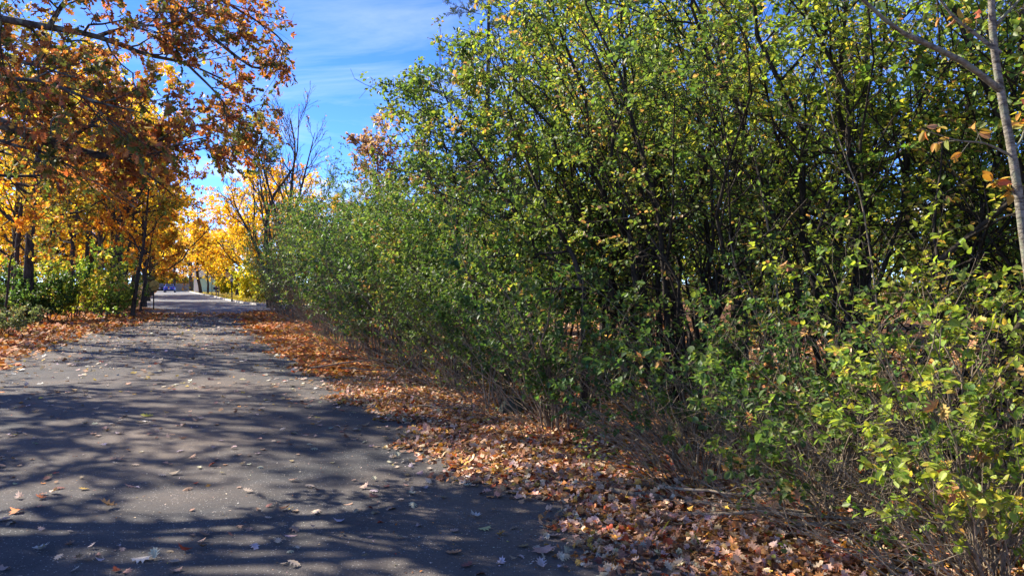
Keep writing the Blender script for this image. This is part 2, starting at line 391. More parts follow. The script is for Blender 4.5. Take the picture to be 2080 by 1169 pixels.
def asphalt(name, c0, c1, stain, amount):
    m, t, b = mat(name); b.inputs['Roughness'].default_value = 0.9; b.inputs['Specular IOR Level'].default_value = 0.2
    tcn = t.nodes.new('ShaderNodeTexCoord')
    n = t.nodes.new('ShaderNodeTexNoise'); n.inputs['Scale'].default_value = 160; n.inputs['Detail'].default_value = 3; t.links.new(tcn.outputs['Object'], n.inputs['Vector'])
    rp = t.nodes.new('ShaderNodeValToRGB'); e = rp.color_ramp.elements
    e[0].position = 0.35; e[0].color = (*c0, 1); e[1].position = 0.7; e[1].color = (*c1, 1); t.links.new(n.outputs[0], rp.inputs[0])
    v = t.nodes.new('ShaderNodeTexVoronoi'); v.inputs['Scale'].default_value = 70; t.links.new(tcn.outputs['Object'], v.inputs['Vector'])
    sc_ = t.nodes.new('ShaderNodeSeparateColor'); t.links.new(v.outputs['Color'], sc_.inputs[0])
    g1 = t.nodes.new('ShaderNodeMath'); g1.operation = 'GREATER_THAN'; g1.inputs[1].default_value = 0.86; t.links.new(sc_.outputs[0], g1.inputs[0])
    g2 = t.nodes.new('ShaderNodeMath'); g2.operation = 'LESS_THAN'; g2.inputs[1].default_value = 0.30; t.links.new(v.outputs['Distance'], g2.inputs[0])
    g3 = t.nodes.new('ShaderNodeMath'); g3.operation = 'MULTIPLY'; t.links.new(g1.outputs[0], g3.inputs[0]); t.links.new(g2.outputs[0], g3.inputs[1])
    m1 = t.nodes.new('ShaderNodeMix'); m1.data_type = 'RGBA'; t.links.new(g3.outputs[0], m1.inputs[0]); t.links.new(rp.outputs[0], m1.inputs[6]); m1.inputs[7].default_value = (0.36, 0.35, 0.32, 1)
    # dust and leaf stain in broad drifts
    n2 = t.nodes.new('ShaderNodeTexNoise'); n2.inputs['Scale'].default_value = 0.33; n2.inputs['Detail'].default_value = 7; n2.inputs['Roughness'].default_value = 0.6; t.links.new(tcn.outputs['Object'], n2.inputs['Vector'])
    r2 = t.nodes.new('ShaderNodeMapRange'); r2.inputs[1].default_value = 0.40; r2.inputs[2].default_value = 0.66; r2.inputs[3].default_value = 0.02; r2.inputs[4].default_value = amount; t.links.new(n2.outputs[0], r2.inputs[0])
    n3 = t.nodes.new('ShaderNodeTexNoise'); n3.inputs['Scale'].default_value = 40; n3.inputs['Detail'].default_value = 6; t.links.new(tcn.outputs['Object'], n3.inputs['Vector'])
    mu = t.nodes.new('ShaderNodeMath'); mu.operation = 'MULTIPLY'; t.links.new(r2.outputs[0], mu.inputs[0]); t.links.new(n3.outputs[0], mu.inputs[1])
    n4 = t.nodes.new('ShaderNodeTexNoise'); n4.inputs['Scale'].default_value = 2.6; n4.inputs['Detail'].default_value = 8; n4.inputs['Roughness'].default_value = 0.7; t.links.new(tcn.outputs['Object'], n4.inputs['Vector'])
    r4 = t.nodes.new('ShaderNodeMapRange'); r4.inputs[1].default_value = 0.3; r4.inputs[2].default_value = 0.7; r4.inputs[3].default_value = 0.72; r4.inputs[4].default_value = 1.28; t.links.new(n4.outputs[0], r4.inputs[0])
    mm = t.nodes.new('ShaderNodeVectorMath'); mm.operation = 'SCALE'; t.links.new(m1.outputs[2], mm.inputs[0]); t.links.new(r4.outputs[0], mm.inputs['Scale'])
    m2 = t.nodes.new('ShaderNodeMix'); m2.data_type = 'RGBA'; t.links.new(mu.outputs[0], m2.inputs[0]); t.links.new(mm.outputs[0], m2.inputs[6]); m2.inputs[7].default_value = (*stain, 1)
    t.links.new(m2.outputs[2], b.inputs['Base Color'])
    bp = t.nodes.new('ShaderNodeBump'); bp.inputs['Strength'].default_value = 0.9; bp.inputs['Distance'].default_value = 0.008
    t.links.new(n.outputs[0], bp.inputs['Height']); t.links.new(bp.outputs[0], b.inputs['Normal'])
    return m
M['ground'] = ground_mat()
M['asphalt'] = asphalt('park_road_asphalt', (0.042, 0.043, 0.046), (0.098, 0.098, 0.100), (0.27, 0.20, 0.145), 0.95)
M['street'] = asphalt('street_asphalt', (0.12, 0.125, 0.14), (0.23, 0.235, 0.25), (0.22, 0.19, 0.17), 0.4)
M['concrete'] = simple('pale_concrete', (0.42, 0.40, 0.36), 0.85, noise=0.2, scale=20)
def lawn_mat():
    m, t, b = mat('leaf_strewn_lawn'); b.inputs['Roughness'].default_value = 0.9; b.inputs['Specular IOR Level'].default_value = 0.1
    tcn = t.nodes.new('ShaderNodeTexCoord'); n = t.nodes.new('ShaderNodeTexNoise'); n.inputs['Scale'].default_value = 0.25; n.inputs['Detail'].default_value = 9; n.inputs['Roughness'].default_value = 0.7
    t.links.new(tcn.outputs['Object'], n.inputs['Vector'])
    rp = t.nodes.new('ShaderNodeValToRGB'); e = rp.color_ramp.elements
    e[0].position = 0.38; e[0].color = (0.14, 0.16, 0.035, 1); e[1].position = 0.58; e[1].color = (0.50, 0.33, 0.07, 1)
    t.links.new(n.outputs[0], rp.inputs[0]); t.links.new(rp.outputs[0], b.inputs['Base Color'])
    return m
M['lawn'] = lawn_mat()

sheet('ground', [(-700, -300), (700, -300), (700, 1200), (-700, 1200)], 0.0, M['ground'])
# park road: right edge v = 2.1, left edge v = -2.9, opening towards the street
re_ = [U(u, v) for u, v in ((-30, 2.6), (0, 2.6), (4, 2.6), (10, 2.57), (18, 2.58), (26, 2.7), (33, 3.0), (39, 3.5), (42.5, 4.2), (44, 5.2))]
le_ = [U(u, v) for u, v in ((50, -1.9), (45, -2.1), (39, -2.5), (32, -2.8), (25, -3.1), (16, -3.3), (8, -3.6), (0, -4.0), (-30, -4.4))]
sheet('park_road', re_ + le_, 0.004, M['asphalt'])
far = [G(*q) for q in ((900, 633.5), (560, 633.5), (500, 635), (455, 640), (372, 637), (352, 630), (296, 624), (296, 612), (309, 600), (318, 593), (321, 589), (378, 589), (386, 593), (430, 602.3), (455, 608.8), (480, 613.6), (520, 619.2), (600, 622.5), (900, 625))]
sheet('street', far, 0.008, M['street'])
kl = [G(*q) for q in ((378, 589), (386, 593), (430, 602.3), (455, 608.8), (480, 613.6), (520, 619.2), (600, 622.5), (900, 625))]
grass_poly = [k + A(0, 0.25, 0) for k in kl] + [G(900, 590), G(560, 584), G(378, 582.5)]
sheet('lawn', grass_poly, 0.10, M['lawn'])
mb = MB(); dense = spline(kl, 40)
tn = unit(np.gradient(dense, axis=0)); nr = np.stack([-tn[:, 1], tn[:, 0], 0 * tn[:, 0]], 1)
prof = [(0.0, 0.0), (0.03, 0.13), (0.22, 0.14), (0.32, 0.0)]
pv = [tuple(d + n_ * a + A(0, 0, z)) for d, n_ in zip(dense, nr) for a, z in prof]
mb.poly(pv, [(i * 4 + j, i * 4 + j + 1, i * 4 + 5 + j, i * 4 + 4 + j) for i in range(len(dense) - 1) for j in range(3)])
o = mb.build('kerb', M['concrete']); o['kind'] = 'structure'
sheet('driveway', [G(496, 616.8) + A(0, .4, 0), G(548, 620.5) + A(0, .4, 0), G(560, 614), G(512, 611)], 0.115, M['concrete'])

# ------------------------------------------------------------------ fallen leaves
LITTER = [(5, (0.70, 0.46, 0.31)), (3, (0.52, 0.28, 0.16)), (2.4, (0.58, 0.25, 0.08)), (1.4, (0.24, 0.10, 0.055)), (0.9, (0.62, 0.34, 0.06)), (0.6, (0.40, 0.07, 0.02)), (0.7, (0.55, 0.42, 0.30)), (0.5, (0.12, 0.055, 0.035))]
LITFAR = [(3, (0.58, 0.22, 0.05)), (2.5, (0.48, 0.16, 0.05)), (1.6, (0.66, 0.34, 0.06)), (1.5, (0.34, 0.15, 0.08)), (0.8, (0.5, 0.09, 0.02)), (1.0, (0.46, 0.28, 0.18))]
def flat_leaves(xy, z, size, tilt=0.35):
    K = len(xy); th = rng.uniform(0, 2 * np.pi, K)
    Nn = unit(A(0, 0, 1) + rng.normal(size=(K, 3)) * tilt)
    Nn[:, 2] = np.where(rng.random(K) < 0.35, -1, 1) * np.abs(Nn[:, 2])
    D = np.stack([np.cos(th), np.sin(th), 0 * th], 1); D = unit(D - (D * Nn).sum(1, keepdims=True) * Nn)
    p = np.column_stack([xy, z])
    return dict(p=p, D=D, N=Nn, X=np.cross(D, Nn), s=rng.uniform(size[0], size[1], K))
def scatter(u0, u1, v0, v1, dens, keep=None):
    n = int((u1 - u0) * (v1 - v0) * dens); u = rng.uniform(u0, u1, n); v = rng.uniform(v0, v1, n)
    if keep is not None:
        m = rng.random(n) < keep(u, v); u, v = u[m], v[m]
    c, s = math.cos(RA), math.sin(RA)
    return np.column_stack([v * c - u * s, v * s + u * c]), u, v
def wobble(u, a=0.16): return a * np.sin(u * 1.7) + a * 0.7 * np.sin(u * 4.1 + 1) + a * 0.5 * np.sin(u * 9.3 + 2)
def redge(u): return np.interp(u, [0, 26, 33, 39, 44, 46], [2.1, 2.2, 2.5, 3.0, 4.4, 9]) + wobble(u)
def ledge(u): return np.interp(u, [-5, 8, 16, 24, 29, 34, 40, 44], [-3.7, -3.1, -2.75, -2.45, -1.6, -0.6, -0.2, -1.5]) + wobble(u + 3)
def heap(u, v):    # litter height: thickest in the middle of the verge
    a = np.clip((v - redge(u)) / 0.9, 0, 1)
    return 0.05 * a * (0.6 + 0.4 * np.sin(u * 2.3 + v * 3))
parts_ = []
xy, u, v = scatter(1.2, 12.5, 1.5, 4.8, 880, lambda u, v: np.clip((v - redge(u) + 0.10) / 0.34, 0, 1) ** 1.6 * np.where(v > 4.2, 0.55, 1))
Lv1 = flat_leaves(xy, 0.006 + rng.random(len(u)) * (0.012 + heap(u, v)), (0.036, 0.072), 0.5)
C1 = colors(len(u), LITTER, 0.22)
xy, u, v = scatter(12.5, 24, 1.4, 6.0, 230, lambda u, v: np.clip((v - redge(u) + 0.12) / 0.4, 0, 1) ** 1.4 * np.where(v > 4.6, 0.5, 1))
Lv2 = flat_leaves(xy, 0.006 + rng.random(len(u)) * (0.012 + heap(u, v)), (0.07, 0.12), 0.42); C2 = colors(len(u), LITFAR, 0.2)
xy, u, v = scatter(24, 46, 1.6, 10, 75, lambda u, v: np.clip((v - redge(u) + 0.12) / 0.5, 0, 1))
Lv3 = flat_leaves(xy, 0.006 + rng.random(len(u)) * 0.04, (0.10, 0.19), 0.4); C3 = colors(len(u), LITFAR, 0.2)
xy, u, v = scatter(-2, 40, 5.2, 17, 34)
Lv4 = flat_leaves(xy, 0.006 + rng.random(len(u)) * 0.03, (0.09, 0.15), 0.4); C4 = colors(len(u), LITTER, 0.25)
# left verge
xy, u, v = scatter(6, 30, -13, -1.0, 70, lambda u, v: np.clip((ledge(u) - v + 0.12) / 0.5, 0, 1))
Ll1 = flat_leaves(xy, 0.006 + rng.random(len(u)) * 0.05, (0.09, 0.15), 0.42); Cl1 = colors(len(u), LITFAR + [(2.5, (0.42, 0.24, 0.15))], 0.22)
xy, u, v = scatter(30, 50, -14, 0.6, 48, lambda u, v: np.clip((ledge(u) - v + 0.12) / 0.5, 0, 1))
Ll2 = flat_leaves(xy, 0.006 + rng.random(len(u)) * 0.04, (0.11, 0.19), 0.4); Cl2 = colors(len(u), LITFAR, 0.2)
# on the asphalt
ROADL = [(3.5, (0.56, 0.47, 0.38)), (3.0, (0.42, 0.28, 0.19)), (1.6, (0.24, 0.13, 0.08)), (0.5, (0.55, 0.24, 0.06)), (0.35, (0.34, 0.06, 0.03)), (0.35, (0.58, 0.42, 0.08))]
xy, u, v = scatter(2.5, 13, -4.6, 2.3, 34, lambda u, v: 0.30 + 0.35 * np.sin(u * 1.9 + v * 1.3) * np.sin(v * 2.2 - u * 0.7) + 0.5 * np.exp(-np.abs(v - 2.0) * 2) + 0.3 * np.exp(-np.abs(v + 3)))
Lr1 = flat_leaves(xy, np.full(len(u), 0.012), (0.04, 0.095), 0.16); Cr1 = colors(len(u), ROADL, 0.24)
xy, u, v = scatter(13, 44, -3.0, 2.5, 26, lambda u, v: 0.35 + 0.65 * np.clip((u - 13) / 22, 0, 1) + 0.2 * np.exp(-np.abs(v - 2.0)))
Lr2 = flat_leaves(xy, np.full(len(u), 0.012), (0.05, 0.11), 0.3); Cr2 = colors(len(u), ROADL, 0.24)
xy, u, v = scatter(36, 47, -2.0, 9, 26, lambda u, v: np.exp(-((u - 40.5) / 3.2) ** 2))
Lr3 = flat_leaves(xy, np.full(len(u), 0.016), (0.09, 0.16), 0.3); Cr3 = colors(len(u), LITFAR, 0.2)
xy, u, v = scatter(2.4, 18, -4.4, 2.3, 110, lambda u, v: 0.25 + 0.6 * np.exp(-np.abs(v - 2.0) * 2.5) + 0.25 * np.sin(u * 1.3 + v * 2) ** 2)
Lcr = flat_leaves(xy, np.full(len(u), 0.0075), (0.006, 0.022), 0.25); Ccr = colors(len(u), ROADL, 0.25)

def lift(L, tm):  # keep the lowest corner of every ground leaf above the ground
    V, Fs, ci = leaf_geo(L, tm[:1]); z = np.full(len(L['p']), 9.0); np.minimum.at(z, ci, V[:, 2])
    need = np.maximum(0.007 - z, 0); L['p'][:, 2] += need
for L, tm in ((Lv1, OAK), (Lr1, OAK)): lift(L, tm)

GRP_NAMES = [('pale tan', (0.56, 0.47, 0.38)), ('brown', (0.42, 0.28, 0.19)), ('dark brown', (0.24, 0.13, 0.08)), ('orange', (0.55, 0.24, 0.06)), ('dark red', (0.34, 0.06, 0.03)), ('yellow', (0.58, 0.42, 0.08))]
def leaf_word(c): return GRP_NAMES[int(np.argmin([((np.array(c) - np.array(g[1])) ** 2).sum() for g in GRP_NAMES]))][0]
# hand-set leaves on the asphalt, each one that stands out in the photograph
HAND = [(262, 1143, 0.125, (0.62, 0.55, 0.47), OAK[2], 0.1, 'largest pale lobed oak leaf on the asphalt by the bottom left corner'),
        (62, 1120, 0.115, (0.60, 0.54, 0.47), OAK[1], 0.3, 'pale arched oak leaf near the bottom left corner, left of the largest one'),
        (163, 1143, 0.085, (0.28, 0.20, 0.14), OAK[1], 0.5, 'curled brown leaf just left of the largest pale oak leaf'),
        (1100, 1118, 0.14, (0.50, 0.30, 0.24), MAP[0], 0.2, 'broad pinkish maple leaf on the asphalt at the edge of the litter'),
        (1108, 1090, 0.11, (0.55, 0.36, 0.26), OAK[0], 0.3, 'tan leaf lying just behind the broad pinkish maple leaf'),
        (970, 1055, 0.085, (0.58, 0.55, 0.50), MAP[2], 0.4, 'pale grey star-shaped leaf alone on the asphalt near the litter edge'),
        (312, 846, 0.16, (0.45, 0.42, 0.07), OAK[0], 0.5, 'yellow-green leaf on a bright streak of the road'),
        (238, 1033, 0.14, (0.25, 0.15, 0.08), OAK[1], 0.4, 'long curled brown leaf on the left half of the near road'),
        (40, 1044, 0.10, (0.62, 0.20, 0.05), MAP[1], 0.4, 'bright orange leaf at the left edge of the near road'),
        (180, 996, 0.085, (0.50, 0.32, 0.06), OAK[0], 0.4, 'golden yellow curled leaf on the left half of the road'),
        (92, 1016, 0.10, (0.45, 0.13, 0.05), OAK[1], 0.3, 'reddish brown leaf left of the golden yellow curled leaf'),
        (340, 966, 0.10, (0.42, 0.34, 0.26), OAK[3], 0.4, 'arched tan leaf in the middle of the near road'),
        (970, 1080, 0.10, (0.50, 0.47, 0.22), OAK[2], 0.2, 'pale yellow-green leaf near the pale grey star-shaped one'),
        (1005, 1092, 0.085, (0.50, 0.27, 0.08), OAK[1], 0.4, 'orange-brown curled leaf right of the pale yellow-green leaf'),
        (903, 1125, 0.11, (0.42, 0.24, 0.13), OAK[0], 0.3, 'brown leaf with a stem, nearest to the camera in mid road'),
        (424, 1093, 0.09, (0.36, 0.22, 0.15), OAK[1], 0.4, 'tilted reddish leaf, upper of two brown leaves in mid road'),
        (421, 1112, 0.085, (0.24, 0.14, 0.09), OAK[1], 0.4, 'dark curled leaf, lower of two brown leaves in mid road')]
for px, py, s, c, tm, tl, lab in HAND:
    g = G(px, py); L = flat_leaves(g[None, :2], np.array([0.010]), (s, s), tl * 0.35); L['N'][:, 2] = np.abs(L['N'][:, 2]); L['X'] = np.cross(L['D'], L['N'])
    V, Fs, ci = leaf_geo(L, [tm]); L['p'][:, 2] += max(0, 0.006 - V[:, 2].min())
    o = leaf_objects('fallen_leaf', L, np.array([c]), [tm], 'hand' + lab, M['leaf_dry'], None, (0, 0, 0))[0]
    tag(o, lab, 'leaf', 'single leaves on the asphalt')
m = split_near(Lr1, Cr1, 230, 30)
def zone(o):
    x, y, z = o.matrix_basis.translation; v = x * math.cos(RA) + y * math.sin(RA); u = -x * math.sin(RA) + y * math.cos(RA)
    side = 'at the left side of the road' if v < -2.2 else 'left of mid road' if v < -0.6 else 'in the middle of the road' if v < 0.7 else 'on the right half of the road' if v < 1.6 else 'beside the right-hand litter'
    return side, 'in the nearest stretch' if u < 5.0 else 'a few metres ahead' if u < 8.0 else 'farther ahead'
for o, c in zip(leaf_objects('fallen_leaf', sub(Lr1, m), Cr1[m], OAK, 'road', M['leaf_dry'], None, (0, 0, 0), 1.0, 24), Cr1[m]):
    wd = leaf_word(o.data.attributes['Col'].data[0].color[:3]); sz = 'small' if o.matrix_basis.col[1].length < 0.055 else 'middling' if o.matrix_basis.col[1].length < 0.07 else 'large'
    sd_, st_ = zone(o); tag(o, '%s %s leaf %s, %s' % (sz, wd, sd_, st_), 'leaf', '%s %s leaves %s, %s' % (sz, wd, sd_, st_))
foliage('scattered_road_leaves', cat_leaves([sub(Lr1, ~m), Lr2, Lr3]), np.concatenate([Cr1[~m], Cr2, Cr3]), STAR, M['leaf_dry'], None, (0, 0, 0))
tag(bpy.data.objects['scattered_road_leaves'], 'dry leaves scattered thinly over the farther asphalt', 'leaves')
foliage('leaf_crumbs', Lcr, Ccr, DIA, M['leaf_dry'], None, (0, 0, 0)); tag(bpy.data.objects['leaf_crumbs'], 'crumbs of broken leaf on the near asphalt', 'leaf litter')
m = split_near(Lv1, C1, 60, 30)
for o, c in zip(leaf_objects('fallen_leaf', sub(Lv1, m), C1[m], OAK, 'verge', M['leaf_dry'], None, (0, 0, 0), 1.0, 24), C1[m]):
    wd = leaf_word(o.data.attributes['Col'].data[0].color[:3]); x, y, z = o.matrix_basis.translation; px = CX + F * x / max(y, .1)
    sd_ = 'close to the asphalt' if px < 1360 else 'in mid verge' if px < 1560 else 'close to the bare canes'
    tag(o, '%s oak leaf on the litter at the bottom edge, %s' % (wd, sd_), 'leaf', '%s leaves on the near litter %s' % (wd, sd_))
me_ = []
nr_ = ~m & (Lv1['p'][:, 1] < 5.4)
foliage('leaf_litter', sub(Lv1, nr_), C1[nr_], OAKL + MAP[1:], M['leaf_dry'], None, (0, 0, 0)); tag(bpy.data.objects['leaf_litter'], 'deep pinkish brown leaf litter along the near right verge', 'leaf litter')
fr_ = ~m & ~nr_
o = foliage('leaf_litter', cat_leaves([sub(Lv1, fr_), Lv2, Lv3]), np.concatenate([C1[fr_], C2, C3]), STAR, M['leaf_dry'], None, (0, 0, 0)); tag(o, 'orange leaf litter along the right verge farther down the road', 'leaf litter')
o = foliage('leaf_litter', Lv4, C4, STAR, M['leaf_dry'], None, (0, 0, 0)); tag(o, 'brown leaf litter on the ground under the green thicket', 'leaf litter')
o = foliage('leaf_litter', cat_leaves([Ll1, Ll2]), np.concatenate([Cl1, Cl2]), STAR, M['leaf_dry'], None, (0, 0, 0)); tag(o, 'orange brown leaf litter along the left edge of the road', 'leaf litter')
# grass tufts that poke through the litter, and the lawn across the street
def blades(xy, h, z0=0.0, wd=0.004):
    K = len(xy); L = dict(p=np.column_stack([xy, np.full(K, z0)]), s=rng.uniform(h[0], h[1], K))
    L['D'] = unit(A(0, 0, 1) + rng.normal(size=(K, 3)) * A(0.45, 0.45, 0.1)); nn = rng.normal(size=(K, 3)); L['N'] = unit(nn - (nn * L['D']).sum(1, keepdims=True) * L['D']); L['X'] = np.cross(L['D'], L['N'])
    return L
xy, u, v = scatter(1, 13, 2.3, 4.6, 190, lambda u, v: np.clip(np.sin(u * 2.1 + v * 1.3) * np.sin(v * 5 + u) - 0.35, 0, 1) * np.clip((v - 2.6), 0, 1))
GT = [(np.array([(-0.5, 0, 0), (0.5, 0, 0), (0.3, 0.6, 0.06), (0, 1, 0.18), (-0.3, 0.6, 0.06)]), [[0, 1, 2, 3, 4]])]
o = foliage('grass', blades(xy, (0.06, 0.16)), colors(len(xy), [(1, (0.09, 0.16, 0.03)), (1, (0.2, 0.22, 0.05))], 0.2), GT, M['grass'], None, (0, 0, 0), 0.05); tag(o, 'sparse green grass poking through the litter of the right verge', 'grass')
xy, u, v = scatter(1.5, 22, 3.0, 7.5, 26, lambda u, v: np.clip(np.sin(u * 1.7 + v * 2.3) * np.sin(v * 3.1 - u) + 0.25, 0, 1) * np.clip((v - 3.0) * 1.2, 0, 1))
xy = np.repeat(xy, 9, 0) + rng.normal(size=(len(xy) * 9, 2)) * 0.07; K = len(xy)
Lg = flat_leaves(xy, 0.05 + 0.20 * rng.random(K), (0.028, 0.05), 0.5); Lg['N'][:, 2] = np.abs(Lg['N'][:, 2]); Lg['X'] = np.cross(Lg['D'], Lg['N'])
o = foliage('ground_cover', Lg, colors(K, [(2, (0.07, 0.14, 0.035)), (2, (0.13, 0.20, 0.04)), (1, (0.26, 0.30, 0.05)), (0.6, (0.4, 0.3, 0.08))], 0.2), OVAL, M['leaf_green'], None, (0, 0, 0)); tag(o, 'low leafy seedlings and weeds at the foot of the thicket', 'ground cover')
q = rng.random((9000, 2)); a_, b_ = np.array(spline(kl[:6], 40)), None
ii = rng.integers(0, 39, 9000); xy = a_[ii][:, :2] + (a_[ii + 1] - a_[ii])[:, :2] * rng.random((9000, 1)) + A(0.35, 1.0) * (rng.random((9000, 1)) ** 1.5 * 14 + 0.5)
o = foliage('grass', blades(xy, (0.10, 0.22), 0.10), colors(9000, [(1, (0.16, 0.2, 0.04)), (1, (0.32, 0.3, 0.06)), (0.8, (0.55, 0.36, 0.06))], 0.2), GT, M['grass'], None, (0, 0, 0), 0.2); tag(o, 'mown lawn grass dotted with yellow leaves across the street', 'grass')

# ------------------------------------------------------------------ shrubs
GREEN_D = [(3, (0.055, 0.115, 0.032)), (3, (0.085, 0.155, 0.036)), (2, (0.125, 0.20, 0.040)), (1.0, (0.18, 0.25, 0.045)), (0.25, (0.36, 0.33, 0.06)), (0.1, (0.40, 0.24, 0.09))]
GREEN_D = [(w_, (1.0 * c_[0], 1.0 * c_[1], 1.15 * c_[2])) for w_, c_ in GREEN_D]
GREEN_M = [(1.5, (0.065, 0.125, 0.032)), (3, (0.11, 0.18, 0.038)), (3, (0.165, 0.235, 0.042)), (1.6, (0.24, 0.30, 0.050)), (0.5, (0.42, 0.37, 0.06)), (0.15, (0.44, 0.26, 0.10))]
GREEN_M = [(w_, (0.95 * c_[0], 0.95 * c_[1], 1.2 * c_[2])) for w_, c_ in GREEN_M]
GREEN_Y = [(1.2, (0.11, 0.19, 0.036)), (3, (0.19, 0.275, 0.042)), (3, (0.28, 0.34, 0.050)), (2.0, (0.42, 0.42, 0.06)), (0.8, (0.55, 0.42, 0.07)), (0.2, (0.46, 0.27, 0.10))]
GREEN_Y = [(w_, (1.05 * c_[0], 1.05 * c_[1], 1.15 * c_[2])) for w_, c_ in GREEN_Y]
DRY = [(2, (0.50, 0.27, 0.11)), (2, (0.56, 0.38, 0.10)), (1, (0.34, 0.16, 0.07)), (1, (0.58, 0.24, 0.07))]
STOL = dict(stems=8, nb=11, nt=6, nl=9)
def shrub(name, base, H, W, label, pal, size=(0.035, 0.055), stems=9, nb=9, nt=6, nl=8, t0=0.25, lean=(0, 0), near=0, dry=0, mat_='stem', group=None, r=None, tm=None, bl=(0.22, 0.42), canes=0, flat=1.0, dense=1.0):
    base = np.asarray(base, float); e = empty(name, base, label, 'shrub', group)
    th = np.arange(stems) * 2.4 + rng.random(stems) * 1.2 + rng.random() * 6
    rad_ = W * np.sqrt(rng.random(stems)) * 0.95 + 0.08; hh = H * rng.uniform(0.62, 1.0, stems)
    s = np.linspace(0, 1, 8)
    outv = np.stack([np.cos(th), np.sin(th), 0 * th], 1)
    p = base + outv[:, None] * (0.05 + 0.12 * rng.random((stems, 1, 1))) * W
    p = p + outv[:, None] * (rad_[:, None] * s[None] ** 1.5)[..., None] + A(lean[0], lean[1], 0) * (s ** 1.6)[None, :, None]
    p[..., 2] = hh[:, None] * (s - 0.12 * s ** 3)[None] - 0.03
    nz = np.cumsum(rng.normal(size=(stems, 8, 3)) * 0.024 * H, axis=1); p += (nz - nz[:, :1]) * A(1, 1, 0.15)
    r0 = (r or 0.006 + 0.0042 * H) * rng.uniform(0.6, 1.25, stems); rad = np.stack([r0, r0 * 0.12], 1)
    br, rb, ib = grow(p, rad, nb, (t0 * 0.7, 0.99), bl, (24, 62), 0.10, 5, 0.045, 0.35)
    tw, rt, it = grow(br, rb, nt, (0.12, 1.0), (0.22, 0.55), (25, 70), 0.02, 3, 0.06, 0.35, 0.7)
    # bare dead twigs low down
    dd, rd, idd = grow(p, rad, 5, (0.04, 0.45), (0.08, 0.25), (25, 75), 0.05, 4, 0.06, 0.2, 0.35)
    its = ib[it]
    for k in range(stems):
        wood('stem', [(p[k:k + 1], rad[k:k + 1], 6), (br[ib == k], rb[ib == k], 4), (tw[its == k][:, ::2] if tm is DIA else tw[its == k], np.maximum(rt[its == k], 0.0011), 3), (dd[idd == k], np.maximum(rd[idd == k], 0.0014), 3)], M[mat_], e, base)
    if canes:   # leafless pale canes rising from the same rootstock
        tc_ = rng.random(canes) * 6.28; q = np.linspace(0, 1, 7); l_ = rng.uniform(0.35, 1.0, canes) * min(H * 0.95, 2.6)
        d_ = unit(np.stack([np.cos(tc_) * 0.6 - 0.35, np.sin(tc_) * 0.6, 0.25 + 1.0 * rng.random(canes)], 1))
        c_ = base + np.stack([np.cos(tc_), np.sin(tc_), 0 * tc_], 1)[:, None] * (W * 0.7 * rng.random(canes))[:, None, None] + d_[:, None] * (l_[:, None] * q[None])[..., None]
        n_ = np.cumsum(rng.normal(size=(canes, 7, 3)) * 0.022, axis=1); c_ = c_ + n_ - n_[:, :1]; c_[:, :, 2] -= (0.22 * rng.random((canes, 1)) * q[None] ** 2) * l_[:, None]; c_[:, 0, 2] = -0.02; c_[:, 1:, 2] = np.maximum(c_[:, 1:, 2], 0.03)
        rc = np.stack([rng.uniform(0.003, 0.0065, canes), np.full(canes, 0.0015)], 1)
        cb_, rcb, icb = grow(c_, rc, 6, (0.2, 1), (0.12, 0.4), (20, 60), 0, 3, 0.05)
        for k in range(canes): wood('cane', [(c_[k:k + 1], rc[k:k + 1], 5), (cb_[icb == k], np.maximum(rcb[icb == k], 0.001), 3)], M['stem_pale'], e, base)
    key = np.clip(rng.random(len(br))[it] * 0.75 + rng.random() * 0.25, 0, 1)
    L = leaves_on(tw, nl, (0.2, 1.0), size, 0.8, 0.12, flat); C = colors(len(L['p']), pal, 0.2, np.repeat(key, nl))
    ok = (L['p'][:, 2] > 0.06) & np.repeat(rng.random(len(tw)) < dense, nl); L = sub(L, ok); C = C[ok]
    tmn = tm or OVAL
    if near:
        m = split_near(L, C, near, 14)
        leaf_objects('leaf', sub(L, m), C[m], OVALN, 'shrub_' + str(id(pal)), M['leaf_green'], e, base, 1.0, 26)
        L = sub(L, ~m); C = C[~m]; tmn = OVAL
    foliage('foliage', L, C, tmn, M['leaf_green'], e, base)
    if dry:
        Ld = leaves_on(tw[rng.permutation(len(tw))[:dry]], 5, (0.5, 1.0), (0.05, 0.10), 0.6, 0.7, 0.2)
        foliage('withered_leaves', Ld, colors(len(Ld['p']), DRY, 0.2), OAK, M['leaf_dry'], e, base, 0.9)
    return e

